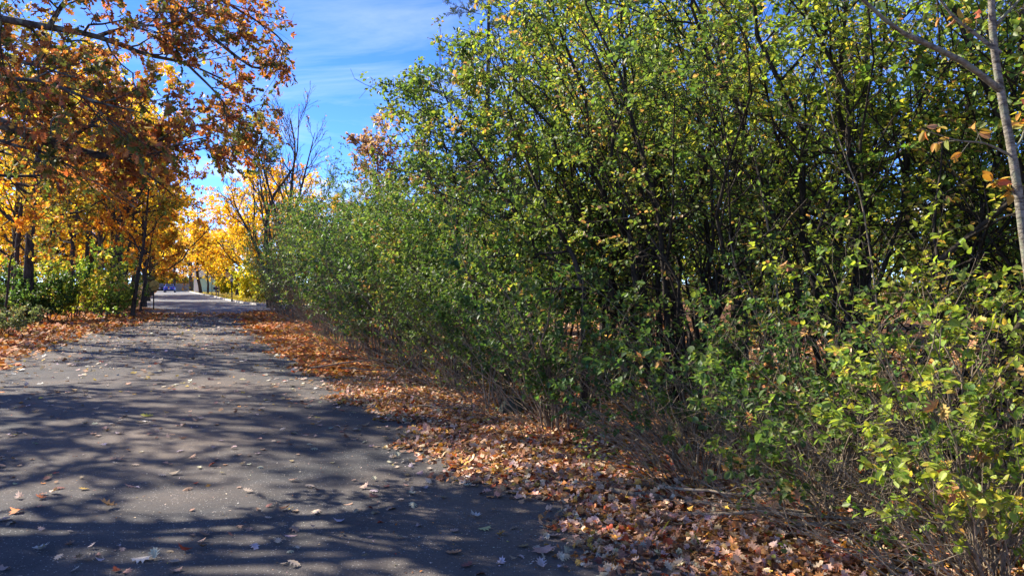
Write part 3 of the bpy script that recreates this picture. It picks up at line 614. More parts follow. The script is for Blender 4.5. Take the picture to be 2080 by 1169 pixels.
# front row along the right verge: u, v, height, width, palette, label
front = [
 (2.5, 3.95, 1.2, 0.75, GREEN_Y, 'low yellow-leaved shrub at the bottom right corner of the picture', 12, 300, 6),
 (2.95, 4.55, 2.05, 0.9, GREEN_Y, 'bright yellow-green shrub at the right edge, brightest in the thicket', 12, 300, 14),
 (3.6, 3.95, 1.15, 0.8, GREEN_M, 'low thin shrub of bare canes at the verge, left of the yellow-leaved shrub', 12, 300, 14),
 (3.2, 5.7, 2.3, 1.0, GREEN_Y, 'taller yellow-green shrub behind the bright one at the right edge', 11, 300, 4),
 (4.4, 4.95, 2.0, 0.9, GREEN_D, 'green shrub with withered tan leaf tufts beside the bright yellow-green shrub', 11, 300, 8),
 (4.9, 3.95, 1.3, 0.8, GREEN_D, 'low green shrub with leaves down to the near litter, in front of the dark gap', 11, 300, 8),
 (5.7, 4.6, 2.0, 0.9, GREEN_D, 'dark green waist-high shrub right of the slim black trunk', 11, 300, 5),
 (7.0, 4.05, 2.0, 1.0, GREEN_D, 'bluish green dense shrub that bulges over the litter in mid picture', 12, 300, 3),
 (8.7, 4.2, 2.1, 1.0, GREEN_D, 'dark rounded shrub left of the bluish green dense one', 12, 200, 3),
 (10.5, 4.1, 2.2, 1.0, GREEN_M, 'twiggy green shrub with bare stems showing low on its road side', 12, 0, 6),
 (12.6, 4.2, 2.5, 1.1, GREEN_D, 'shrub with a tangle of fallen grey sticks at its foot', 12, 0, 8),
 (14.8, 4.1, 2.7, 1.1, GREEN_M, 'brownish twiggy shrub midway along the hedge', 13, 0, 8),
 (17.2, 4.2, 3.2, 1.2, GREEN_D, 'olive shrub with many upright bare stems beside the orange litter', 12, 0, 6),
 (19.8, 4.2, 3.5, 1.3, GREEN_M, 'lighter green shrub between two dark ones along the hedge', 12, 0, 5),
 (22.8, 4.4, 3.8, 1.4, GREEN_D, 'tall dense green shrub in the farther half of the hedge', 12, 0, 0),
 (26.0, 4.6, 4.0, 1.5, GREEN_D, 'dark green shrub, fifth from the far end of the hedge', 12, 0, 0),
 (29.8, 4.9, 4.2, 1.6, GREEN_D, 'green shrub, fourth from the far end of the hedge', 12, 0, 0),
 (34.0, 5.1, 4.3, 1.6, GREEN_M, 'green shrub just short of the end of the hedge', 12, 0, 0),
 (37.3, 4.9, 4.4, 1.4, GREEN_D, 'dark green shrub beside the last shrub of the hedge', 12, 0, 0),
 (40.3, 4.9, 4.5, 1.3, GREEN_M, 'pale green bushy shrub that ends the hedge by the street', 12, 0, 0)]
front = [(u, v - (0.3 if 6 < u < 18 else 0), H * (1.0 if u < 6 else 1.12 if u < 12 else 1.28 if u < 20 else 1.28 if u < 27 else 1.14), W * (1.1 if u > 6 else 1), *r_) for u, v, H, W, *r_ in front]
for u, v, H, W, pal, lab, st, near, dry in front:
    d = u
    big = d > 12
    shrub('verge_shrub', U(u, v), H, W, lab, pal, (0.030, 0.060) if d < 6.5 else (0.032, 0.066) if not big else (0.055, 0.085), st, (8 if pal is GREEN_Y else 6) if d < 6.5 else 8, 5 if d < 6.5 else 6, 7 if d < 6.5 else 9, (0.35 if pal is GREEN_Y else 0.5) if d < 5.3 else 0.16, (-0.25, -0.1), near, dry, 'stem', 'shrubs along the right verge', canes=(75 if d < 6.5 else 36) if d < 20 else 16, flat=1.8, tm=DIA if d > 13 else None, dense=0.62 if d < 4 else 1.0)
# tall arching shrubs behind
back = [
 (0.6, 6.6, 5.0, 1.5, GREEN_M, 'tall leafy shrub at the right edge behind the pale grey sapling'),
 (3.1, 6.4, 6.0, 1.6, GREEN_M, 'tall shrub whose crown lets blue sky through at the upper right'),
 (5.2, 6.0, 7.4, 1.6, GREEN_Y, 'tall shrub with sunlit yellow-green crown, right of the top centre'),
 (7.6, 5.8, 7.6, 1.6, GREEN_Y, 'tall shrub with the brightest sunlit crown at the top centre'),
 (9.1, 5.9, 7.2, 1.5, GREEN_M, 'tall shrub with dark crown at the left end of the tall group'),
 (12.2, 6.0, 4.1, 1.5, GREEN_D, 'arching dark shrub that steps down from the tall group'),
 (14.6, 6.0, 4.2, 1.4, GREEN_D, 'dark leaning shrub with bare twig tips against the sky'),
 (17.4, 6.1, 4.7, 1.5, GREEN_M, 'green shrub below the russet treetop'),
 (20.6, 6.3, 5.3, 1.5, GREEN_M, 'broad green shrub behind the hedge with dark round leaves on top'),
 (25.0, 6.8, 6.0, 1.8, GREEN_D, 'dark shrub behind the far half of the hedge'),
 (30.5, 7.2, 5.6, 2.0, GREEN_M, 'green shrub behind the far end of the hedge')]
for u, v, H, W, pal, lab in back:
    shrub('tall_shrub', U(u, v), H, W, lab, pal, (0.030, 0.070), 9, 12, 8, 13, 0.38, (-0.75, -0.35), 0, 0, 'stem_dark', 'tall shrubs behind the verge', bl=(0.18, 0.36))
tall = [o for o in bpy.data.objects if o.name.startswith('tall_shrub')]
for k, (u, v, src, sx, sz) in enumerate([(2.0, 6.9, 2, 1, .62), (4.1, 5.5, 3, .9, .78), (4.4, 7.2, 1, 1, .8), (6.4, 5.1, 4, .9, .80), (8.8, 5.2, 1, .9, .82), (8.7, 6.9, 3, .9, .9), (10.9, 5.2, 5, .9, .9), (11.2, 7.2, 4, .85, .75),
        (13.4, 5.1, 5, .9, .80), (13.6, 7.2, 5, 1, 1.0), (16.0, 5.4, 6, .9, .85), (16.2, 7.4, 5, 1, .9), (19.0, 5.5, 7, .9, .85), (22.6, 6.0, 8, 1, .95), (27.6, 6.6, 9, 1, .95), (34.0, 7.2, 10, 1, 1.0), (37.5, 7.0, 9, 1, .95)]):
    q_ = U(u, v); copy_tree(tall[src], q_, 0.5 + k * 2.1, (sx, sz), '%s %s thicket shrub %s' % ('full-height' if sz >= .88 else 'middling' if sz > .79 else 'lower', 'front' if v < 6 else 'rear', where(q_, RMARK)), 'tall shrubs behind the verge')
deep = [
 (1.5, 9.2, 5.6, 1.8, GREEN_D, 'shaded shrub deep in the thicket at the right edge'), (5.0, 9.0, 5.8, 1.8, GREEN_M, 'shaded shrub deep in the thicket behind the thick dark trunk'),
 (8.8, 8.6, 5.8, 1.8, GREEN_M, 'shaded shrub deep in the thicket behind the top centre crown'), (12.8, 8.8, 5.4, 1.8, GREEN_D, 'shaded shrub deep in the thicket behind the arching dark shrub'),
 (-1.0, 12.5, 3.2, 1.8, GREEN_Y, 'sunlit yellowish shrub far back in the thicket at the right edge'), (3.0, 12.8, 3.0, 1.8, GREEN_Y, 'sunlit yellowish shrub glimpsed behind the trunks on the right'),
 (7.2, 12.4, 3.2, 1.8, GREEN_Y, 'sunlit yellowish shrub glimpsed between the trunks in mid thicket'), (11.8, 12.0, 3.2, 1.8, GREEN_Y, 'sunlit yellowish shrub glimpsed behind the leaning dark stems'),
 (17.0, 11.5, 3.4, 1.8, GREEN_M, 'green shrub far back behind the middle of the hedge')]
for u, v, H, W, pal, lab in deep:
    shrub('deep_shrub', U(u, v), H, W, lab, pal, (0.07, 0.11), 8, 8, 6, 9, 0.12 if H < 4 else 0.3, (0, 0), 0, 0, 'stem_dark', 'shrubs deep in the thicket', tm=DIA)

pool = [o for o in bpy.data.objects if o.name.startswith('deep_shrub')]
for k in range(26):
    u = -8 + (k % 13) * 3.1 + rng.random(); v = 15.5 + (k // 13) * 5 + rng.random() * 2
    src = pool[4 + k % 5]; q_ = U(u, v); px = CX + F * q_[0] / q_[1] if q_[1] > 1 else 9999
    if not 600 < px < 2200: continue
    copy_tree(src, q_, rng.random() * 6, (1.2, rng.uniform(1.1, 1.6)), ('nearer ' if k < 13 else 'farther ') + 'yellowish back bush glimpsed ' + where(q_, RMARK), 'bushes at the back of the thicket')
# ------------------------------------------------------------------ trees
YEL = [(3, (0.80, 0.50, 0.03)), (3, (0.84, 0.60, 0.05)), (1.6, (0.72, 0.33, 0.02)), (1.0, (0.46, 0.42, 0.05)), (0.3, (0.60, 0.18, 0.02))]
ORA = [(3, (0.68, 0.32, 0.04)), (2.0, (0.62, 0.23, 0.04)), (2.5, (0.72, 0.46, 0.06)), (1.4, (0.42, 0.36, 0.06)), (0.3, (0.44, 0.11, 0.04)), (0.8, (0.24, 0.26, 0.06))]
OLI = [(2, (0.20, 0.22, 0.045)), (2, (0.36, 0.32, 0.05)), (2, (0.56, 0.34, 0.05)), (1.2, (0.48, 0.20, 0.05)), (1, (0.12, 0.16, 0.035))]
RUS = [(2, (0.36, 0.21, 0.14)), (2, (0.46, 0.29, 0.20)), (1, (0.28, 0.14, 0.10)), (0.9, (0.26, 0.24, 0.11))]
GRT = [(2, (0.09, 0.17, 0.04)), (2, (0.15, 0.22, 0.05)), (1.2, (0.28, 0.30, 0.06)), (0.5, (0.48, 0.38, 0.06))]
def tree(name, base, H, r, label, pal, lean=(0, 0), t0=0.3, size=(0.12, 0.2), nlimb=15, nb=8, nt=5, nl=9, L=(0.26, 0.46), ang=(38, 75), up=0.14, mat_='bark_brown', tm=DIA, group=None, fork=None, flat=0.8, leafm='leaf_far', trunk=None, near=0, keep=1.0, cat='tree', droop=0.2):
    base = np.asarray(base, float); e = empty(name, base, label, cat, group)
    s = np.linspace(0, 1, 12)
    if trunk is None:
        p = base + A(lean[0], lean[1], 0) * (s ** 1.2)[:, None]; p[:, 2] = H * s
        nz = np.cumsum(rng.normal(size=(12, 3)) * 0.006 * H, axis=0); p += (nz - nz[0]) * A(1, 1, 0)
    else: p = spline(trunk, 12)
    p[0, 2] = -0.05; tr = p[None]; rad = np.array([[r, r * 0.12]])
    flare = np.array([[r * 1.5, r * 0.98]]); fl = p[None, :1] + (p[1] - p[0]) * np.linspace(0, 0.35, 3)[None, :, None]
    lb, rl, il = grow(tr, rad, nlimb, (t0, 0.97), L, ang, up, 7, 0.03, 0.5, 0.55)
    tsets = [(tr, rad, 10), (fl, flare, 10)]
    if fork is not None:
        fk = spline(fork, 10)[None]; rf = np.array([[r * 0.62, r * 0.1]]); tsets.append((fk, rf, 9))
        l2, r2, i2 = grow(fk, rf, nlimb // 2, (0.3, 0.97), L, ang, up, 7, 0.03, 0.5, 0.55); lb = np.concatenate([lb, l2]); rl = np.concatenate([rl, r2])
    br, rb, ib = grow(lb, rl, nb, (0.2, 1), (0.3, 0.55), (28, 65), 0.06, 4, 0.05, 0.4)
    tw, rt, it = grow(br, rb, nt, (0.15, 1), (0.3, 0.6), (25, 70), 0, 3, 0.06, 0.4)
    if H > 0: wood('trunk', tsets, M[mat_], e, base)
    wood('branches', [(lb, rl, 6), (br, np.maximum(rb, 0.004), 3), (tw[::2, ::2], np.maximum(rt[::2], 0.0025), 3)], M[mat_], e, base)
    L_ = leaves_on(tw, nl, (0.1, 1.0), size, 0.8, droop, flat, 0.03)
    key = np.repeat(np.clip(rng.random(len(lb))[ib][it] * 0.7 + rng.random(len(it)) * 0.3, 0, 1), nl)
    if keep < 1: mk = np.repeat(rng.random(len(tw)) < keep, nl); L_ = sub(L_, mk); key = key[mk]
    ok = L_['p'][:, 2] > 0.3; L_ = sub(L_, ok); C = colors(len(L_['p']), pal, 0.2, key[ok])
    foliage('crown', L_, C, tm, M[leafm], e, base)
    return e

# --- woods on the left
tree('woodland_tree', GD(58, 30), 13, 0.24, 'thick dark trunk nearest on the left, with orange maple sprays across it', OLI, trunk=[GD(58, 30), P(58, 560, 30), P(66, 430, 30), P(85, 250, 30.5), P(95, 40, 31)], t0=0.42, mat_='bark_dark', size=(0.11, 0.17), nl=9)
tree('woodland_tree', GD(232, 37), 14, 0.27, 'tall forked trunk leaning right above the left bend of the road', YEL, trunk=[GD(228, 37), P(238, 540, 37), P(246, 450, 37), P(252, 420, 37), P(262, 330, 37), P(272, 150, 37)], fork=[P(251, 428, 37), P(268, 412, 37), P(290, 380, 37), P(325, 280, 37), P(350, 160, 37)], t0=0.4, mat_='bark_dark', size=(0.12, 0.19))
tree('woodland_tree', GD(203, 38.5), 14, 0.20, 'straight grey trunk just left of the tall forked one', OLI, trunk=[GD(200, 38.5), P(205, 540, 38.5), P(203, 400, 38.5), P(210, 200, 38.5)], t0=0.4, mat_='bark_brown', size=(0.12, 0.19))
tree('woodland_tree', GD(268, 35), 11, 0.11, 'slim trunk leaning right, just right of the tall forked one', ORA, trunk=[GD(268, 35), P(280, 560, 35), P(294, 480, 35), P(303, 380, 35), P(318, 240, 35)], t0=0.35, mat_='bark_dark', size=(0.12, 0.19), nlimb=11)
tree('woodland_tree', GD(285, 40), 9, 0.075, 'thin stem leaning right beside the golden road sign', ORA, trunk=[GD(284, 40), P(294, 570, 40), P(306, 500, 40), P(325, 400, 40)], t0=0.3, mat_='bark_dark', size=(0.11, 0.18), nlimb=9)
tree('maple_sapling', GD(12, 26), 6.0, 0.05, 'orange maple sapling at the left edge of the picture', ORA, lean=(0.6, 0), t0=0.22, size=(0.09, 0.15), nlimb=11, nb=6, nt=4, nl=7, mat_='bark_dark', tm=STAR)
tree('woodland_tree', GD(100, 36), 12, 0.09, 'thin dark trunk among the leaves right of the thickest left trunk', OLI, t0=0.3, mat_='bark_dark', nlimb=10)
tree('woodland_tree', GD(150, 41), 13, 0.13, 'dark trunk half hidden behind the green understorey bush', YEL, t0=0.25, mat_='bark_dark')
for px, d, r, H, lab, pl in ((30, 37, 0.14, 12, 'dark trunk between the orange sapling and the thickest left trunk', OLI), (128, 45, 0.16, 13, 'dark trunk left of the half hidden one', ORA), (178, 46, 0.15, 13, 'dark trunk left of the straight grey one', OLI), (218, 50, 0.14, 13, 'dark trunk glimpsed between the grey and the forked trunks', ORA), (255, 47, 0.12, 12, 'dark trunk just behind the forked one', ORA)):
    tree('woodland_tree', GD(px, d), H, r, lab, pl, lean=(0.8, 0), t0=0.42, mat_='bark_dark', nlimb=11, nl=7)
# understorey
shrub('understorey_bush', GD(150, 32), 3.5, 1.7, 'broad green bush with yellow tips between the trunks on the left', [(w_, tuple(1.1 * k for k in c_)) for w_, c_ in GREEN_Y], (0.10, 0.16), 10, 9, 6, 8, 0.12, mat_='stem_dark')
shrub('understorey_bush', GD(95, 31), 2.4, 1.5, 'dark green bush at the foot of the thickest left trunk', GREEN_D, (0.09, 0.15), 9, 8, 6, 8, 0.12, mat_='stem_dark')
shrub('understorey_bush', GD(215, 35), 2.2, 1.4, 'green bush at the foot of the forked trunk', GREEN_M, (0.09, 0.15), 9, 8, 6, 8, 0.12, mat_='stem_dark')
shrub('understorey_bush', GD(262, 41), 1.5, 0.8, 'low yellowish bush by the golden road sign', GREEN_Y, (0.08, 0.12), 7, 6, 5, 6, 0.12, mat_='stem_dark')
shrub('understorey_bush', GD(0, 23.5), 1.0, 1.2, 'low greyish bush at the left edge over the litter', [(2, (0.14, 0.19, 0.09)), (2, (0.20, 0.23, 0.12)), (1, (0.28, 0.24, 0.12))], (0.06, 0.09), 10, 8, 6, 8, 0.1)
shrub('understorey_bush', GD(30, 29), 2.0, 1.4, 'shaded green bush behind the low greyish one', GREEN_D, (0.09, 0.14), 8, 8, 6, 8, 0.12, mat_='stem_dark')
# two prototypes for the background woods, then copies
protoY = tree('autumn_tree', GD(255, 62), 12.5, 0.2, 'golden maple leaning over the far street from the left', YEL, t0=0.16, size=(0.17, 0.28), nlimb=20, nb=8, nt=5, nl=8, L=(0.3, 0.5), mat_='bark_dark', group='golden trees in the background')
protoG = tree('autumn_tree', GD(1500, 30), 10.5, 0.16, 'green and yellow tree behind the middle of the thicket', GRT, t0=0.15, size=(0.14, 0.22), nlimb=18, nb=8, nt=5, nl=7, L=(0.28, 0.46), mat_='bark_dark', group='trees behind the thicket')
protoO = tree('autumn_tree', GD(292, 50), 11.5, 0.17, 'orange tree behind the thin stems by the road sign', ORA, t0=0.12, size=(0.16, 0.25), nlimb=20, nb=8, nt=5, nl=8, L=(0.3, 0.5), mat_='bark_dark', group='golden trees in the background')
gb = 'golden trees in the background'
for px, d, rz, sc, lab, pr in (
    (22, 44, 1.0, (1, 1.0), 'golden tree behind the orange sapling at the left edge', protoY), (118, 48, 2.2, (1, 1.25), 'green and yellow tree behind the thickest left trunk', protoG),
    (180, 50, 3.1, (1.1, 1.15), 'golden tree behind the green understorey bush', protoY), (240, 56, 4.0, (1, 1.1), 'golden tree seen between the forked trunk and its neighbour', protoY),
    (70, 62, 5.0, (1.2, 1.3), 'golden tree at the back of the left woods', protoY), (160, 66, 0.4, (1.2, 1.3), 'yellow-green tree at the back of the left woods', protoG),
    (306, 96, 0.8, (1.5, 1.0), 'brightest yellow maple over the far street', protoY), (300, 80, 1.9, (1.0, 1.0), 'orange maple above the dark parked car', protoO),
    (300, 66, 2.7, (0.9, 0.92), 'golden maple behind the road sign', protoY), (340, 170, 1.2, (1.5, 1.0), 'orange tree closing the far end of the street', protoO),
    (525, 60, 3.6, (0.85, 0.80), 'golden tree behind the bare tree at the street corner', protoY), (600, 66, 5.1, (0.95, 0.85), 'golden tree half hidden by the end of the hedge', protoY), (560, 78, 2.1, (0.95, 0.85), 'golden tree peeping over the hedge behind the bare tree', protoY),
    (440, 120, 0.2, (1.2, 0.75), 'golden tree over the mint green house', protoY), (480, 96, 2.0, (0.9, 0.62), 'yellow tree right of the street lamps', protoY),
    (410, 185, 4.4, (1.6, 0.95), 'far golden tree behind the wooden fence', protoY), (372, 160, 3.2, (1.2, 0.8), 'far orange tree above the blue parked car', protoO), (498, 82, 1.7, (1.0, 0.88), 'golden tree filling the gap left of the bare tree', protoY), (408, 112, 4.9, (1.35, 1.12), 'golden maple arching over the right side of the far street', protoY), (452, 108, 2.9, (1.2, 0.98), 'golden maple behind the mailbox', protoY), (322, 178, 0.6, (1.5, 0.7), 'far golden tree behind the dark parked car', protoY), (398, 205, 5.6, (1.6, 0.7), 'far golden tree behind the thick street tree', protoY)):
    copy_tree(pr, GD(px, d), rz, sc, lab, gb)
for px, d, rz, sc, lab in (
    (1060, 25, 1.0, (0.9, 0.95), 'green and yellow tree glimpsed behind the left part of the thicket'), (1230, 24, 2.0, (1.0, 1.0), 'yellowish tree behind the top centre crown'),
    (1690, 24, 3.0, (0.9, 0.72), 'tree behind the thick dark trunk'), (1950, 26, 4.0, (0.8, 0.55), 'tree behind the pale grey sapling'),
    (1420, 30, 5.0, (1.2, 1.1), 'far tree behind the middle of the thicket'), (1850, 40, 0.5, (1.2, 0.8), 'far tree at the right behind the thicket'),
    (2130, 30, 1.5, (0.9, 0.6), 'tree at the right edge behind the thicket'), (1120, 45, 2.5, (1.2, 0.75), 'far tree behind the top centre crown'),
    (850, 48, 3.5, (1.2, 0.62), 'far tree behind the conifer'), (1600, 50, 1.1, (1.2, 0.8), 'farthest tree behind the right half of the thicket')):
    copy_tree(protoG, GD(px, d), rz, sc, lab, 'trees behind the thicket')
for k in range(16):
    q_ = GD(640 + k * 96 + rng.random() * 40, 62 + rng.random() * 22)
    copy_tree(protoG if k % 3 else protoY, q_, rng.random() * 6, (1.5, rng.uniform(0.6, 0.9)), 'far %s tree behind the thicket, %s' % ('green' if k % 3 else 'golden', where(q_, RMARK)), 'far row of trees behind the thicket')
for k in range(14):
    q_ = GD(-40 + k * 25 + rng.random() * 14, 74 + rng.random() * 30)
    copy_tree((protoY, protoO, protoG)[k % 3], q_, rng.random() * 6, (1.4, rng.uniform(0.75, 1.05)), 'far %s tree behind the left woods, %s' % (('golden', 'orange', 'green')[k % 3], where(q_, LMARK)), 'far row of trees behind the left woods')
for k in range(12):
    q_ = GD(-20 + k * 25 + rng.random() * 12, 42 + rng.random() * 16)
    copy_tree(pool[k % 9], q_, rng.random() * 6, (1.3, rng.uniform(0.5, 0.9) * (0.6 if k % 9 < 4 else 1)), '%s bush deep in the left woods, %s' % ('dark' if k % 9 < 4 else 'yellowish', where(q_, LMARK)), 'bushes deep in the left woods')
tree('russet_tree', GD(765, 27), 6.5, 0.10, 'small tree with russet pink top above the hedge', RUS, t0=0.4, size=(0.11, 0.17), nlimb=16, nb=8, nt=5, nl=6, up=0.3, ang=(20, 50), keep=0.8)
tree('russet_tree', GD(890, 22), 5.2, 0.08, 'small russet and yellow tree seen through the hedge', RUS + [(2, (0.44, 0.34, 0.06))], t0=0.3, size=(0.10, 0.16), nlimb=14, nb=7, nt=5, nl=6)
tree('street_tree', G(422, 597), 7.6, 0.18, 'young yellow street tree with slim trunk on the lawn', YEL, t0=0.35, size=(0.17, 0.27), nlimb=16, nb=7, nt=5, nl=7, L=(0.35, 0.5), mat_='bark_dark')
tree('street_tree', G(388, 592.3), 12, 0.42, 'thick-trunked yellow tree by the wooden fence', YEL, t0=0.36, size=(0.25, 0.4), nlimb=16, nb=7, nt=5, nl=7, L=(0.4, 0.55), mat_='bark_brown')
tree('street_tree', G(353, 590.5), 10, 0.3, 'dark-trunked orange tree right behind the blue car', ORA, t0=0.3, size=(0.25, 0.4), nlimb=14, nb=7, nt=5, nl=7, mat_='bark_dark')
for px, d, H, W, lab in ((459, 104, 2.5, 1.3, 'round bright yellow-green bush right of the mailbox'), (508, 70, 3.2, 1.8, 'yellow-green bush beside the driveway'), (545, 60, 3.8, 1.9, 'yellow-green bush between the driveway and the hedge'), (484, 98, 2.6, 1.6, 'yellow-green bush behind the right street lamp'), (555, 66, 4.5, 2.2, 'tall yellowish bush at the far end of the hedge')):
    shrub('garden_bush', GD(px, d), H, W, lab, [(2, (0.42, 0.44, 0.05)), (2, (0.60, 0.52, 0.05)), (1, (0.24, 0.32, 0.05)), (1, (0.74, 0.52, 0.04))], (0.16, 0.26), 10, 8, 6, 7, 0.1, mat_='stem_dark')
gpool = [o for o in bpy.data.objects if o.name.startswith('garden_bush')]
for k, px in enumerate((306, 322, 338, 354, 370, 386, 402, 418, 436, 456)):
    copy_tree(gpool[k % 5], GD(px, 176 + 9 * (k % 3)), k * 1.3, (2.0, 1.3 if k % 5 != 4 else 0.9), 'far yellow-green bush closing the street end, ' + where(GD(px, 176), [(326, 'the dark parked car'), (345, 'the blue parked car'), (364, 'the left end of the fence'), (388, 'the thick-trunked tree'), (405, 'the blue bin'), (422, 'the young street tree'), (441, 'the mailbox')]), 'bushes closing the end of the street')
# green leaning tree beside the bare tree
tree('leaning_tree', GD(585, 46), 10, 0.13, 'leaning tree with thin greyish green crown left of the bare tree', [(2, (0.12, 0.16, 0.06)), (2, (0.18, 0.21, 0.08)), (0.5, (0.42, 0.2, 0.08))], trunk=[GD(588, 46), P(580, 520, 46), P(560, 430, 46), P(535, 340, 46), P(515, 250, 46)], t0=0.68, size=(0.10, 0.17), nlimb=15, nb=7, nt=5, nl=8, L=(0.18, 0.32), mat_='bark_dark')

# --- bare multi-stemmed tree at the street corner
def bare_tree():
    d = 48; base = GD(553, d); e = empty('bare_tree', base, 'bare multi-stemmed tree at the street corner against the blue sky', 'tree')
    trunks = [[GD(548, d), P(548, 560, d), P(540, 470, d), P(555, 400, d), P(600, 330, d), P(608, 220, d)], [GD(556, d), P(560, 560, d), P(585, 450, d), P(592, 380, d), P(600, 300, d), P(590, 240, d)],
              [GD(560, d), P(570, 560, d), P(600, 430, d), P(618, 360, d), P(640, 270, d)], [GD(545, d), P(535, 540, d), P(505, 470, d), P(480, 420, d), P(470, 380, d)],
              [GD(552, d), P(555, 560, d), P(545, 450, d), P(530, 380, d), P(525, 300, d)], [GD(562, d), P(575, 550, d), P(610, 470, d), P(645, 420, d), P(672, 390, d)]]
    for k, t in enumerate(trunks):
        p = spline(t, 14)[None]; r = np.array([[0.19 if k < 3 else 0.13, 0.02]])
        l, rl, _ = grow(p, r, 13, (0.25, 0.99), (0.16, 0.32), (18, 45), 0.16, 6, 0.03, 0.4, 0.5)
        b, rb, _ = grow(l, rl, 8, (0.2, 1), (0.25, 0.5), (18, 45), 0.12, 4, 0.04, 0.3, 0.6)
        tw, rt, _ = grow(b, rb, 4, (0.2, 1), (0.3, 0.6), (18, 45), 0.1, 3, 0.05, 0.3, 0.7)
        wood('trunk', [(p, r, 8), (l, np.maximum(rl, 0.016), 5), (b, np.maximum(rb, 0.011), 3), (tw[::2], np.full((len(tw[::2]), 2), 0.006), 3)], M['bark_brown'], e, base)
        if k < 3: lv = leaves_on(tw[rng.permutation(len(tw))[:45]], 3, (0.5, 1), (0.09, 0.16), 0.6, 0.5, 0.4); foliage('last_leaves', lv, colors(len(lv['p']), RUS, 0.2), DIA, M['leaf_far'], e, base)
bare_tree()

# --- conifer whose branch tips stick out left of the tall shrubs
def conifer():
    d = 16.5; base = GD(985, d); e = empty('pine_tree', base, 'pine whose dark branch tips reach left against the sky', 'tree')
    p = np.stack([base, base + A(0, 0, 11)])[None]; p = np.repeat(p, 1, 0); s = np.linspace(0, 1, 8)[:, None]; p = (base + s * A(0.1, 0, 9))[None]
    wood('trunk', [(p, np.array([[0.10, 0.02]]), 9)], M['bark_dark'], e, base)
    b, rb, _ = grow(p, np.array([[0.10, 0.02]]), 90, (0.25, 0.98), (0.22, 0.29), (72, 95), 0.10, 6, 0.02, 0.6, 0.3)
    b2, r2, _ = grow(b, rb, 9, (0.25, 1), (0.2, 0.35), (35, 60), 0.06, 3, 0.03, 0.5, 0.6)
    wood('branches', [(b, rb, 4), (b2, np.maximum(r2, 0.003), 3)], M['bark_dark'], e, base)
    lv = cat_leaves([leaves_on(b2, 26, (0.05, 1), (0.05, 0.085), 0.7, -0.1, 0.2), leaves_on(b, 30, (0.3, 1), (0.05, 0.085), 0.7, -0.1, 0.2)])
    foliage('needles', lv, colors(len(lv['p']), [(1, (0.10, 0.15, 0.06)), (1, (0.17, 0.20, 0.08))], 0.2), DIA, M['needle'], e, base, 0.28)
conifer()

# --- dark trunks inside the thicket
def trunk_tree(label, ctrl, r, seed_keep=0.6, matk='bark_dark', d=12):
    return tree('thicket_tree', A(ctrl[0][0], ctrl[0][1], 0), 9, r, label, GREEN_M, trunk=ctrl, t0=0.32, size=(0.05, 0.08), nlimb=16, nb=8, nt=5, nl=7, L=(0.24, 0.42), mat_=matk, group='trunks inside the thicket', tm=OVAL, leafm='leaf_green', keep=seed_keep)
trunk_tree('thick dark trunk standing in the right half of the thicket', [GD(1752, 11), P(1752, 500, 11), P(1756, 200, 11), P(1765, -150, 11.2)], 0.16)
trunk_tree('tall dark trunk between the thick trunk and the pale grey sapling', [GD(1972, 10), P(1966, 500, 10), P(1965, 200, 10), P(1962, -250, 10)], 0.10)
trunk_tree('dark trunk in the thicket right of the top centre', [GD(1502, 13), P(1502, 500, 13), P(1505, 300, 13), P(1515, -100, 13)], 0.17)
trunk_tree('slim black trunk rising from the litter in mid picture', [GD(1186, 8.6), P(1186, 700, 8.6), P(1180, 560, 8.7), P(1110, 420, 8.8), P(1060, 300, 9), P(1000, 120, 9)], 0.05, 0.5)
trunk_tree('slim dark trunk leaning left over the hedge', [GD(1120, 10.5), P(1090, 520, 10.5), P(1040, 420, 10.5), P(985, 330, 10.5), P(930, 250, 10.5), P(885, 150, 10.5)], 0.05, 0.5)
trunk_tree('slim dark stem left of the leaning trunk', [GD(930, 12), P(925, 520, 12), P(930, 400, 12), P(905, 300, 12), P(870, 190, 12)], 0.04, 0.6)

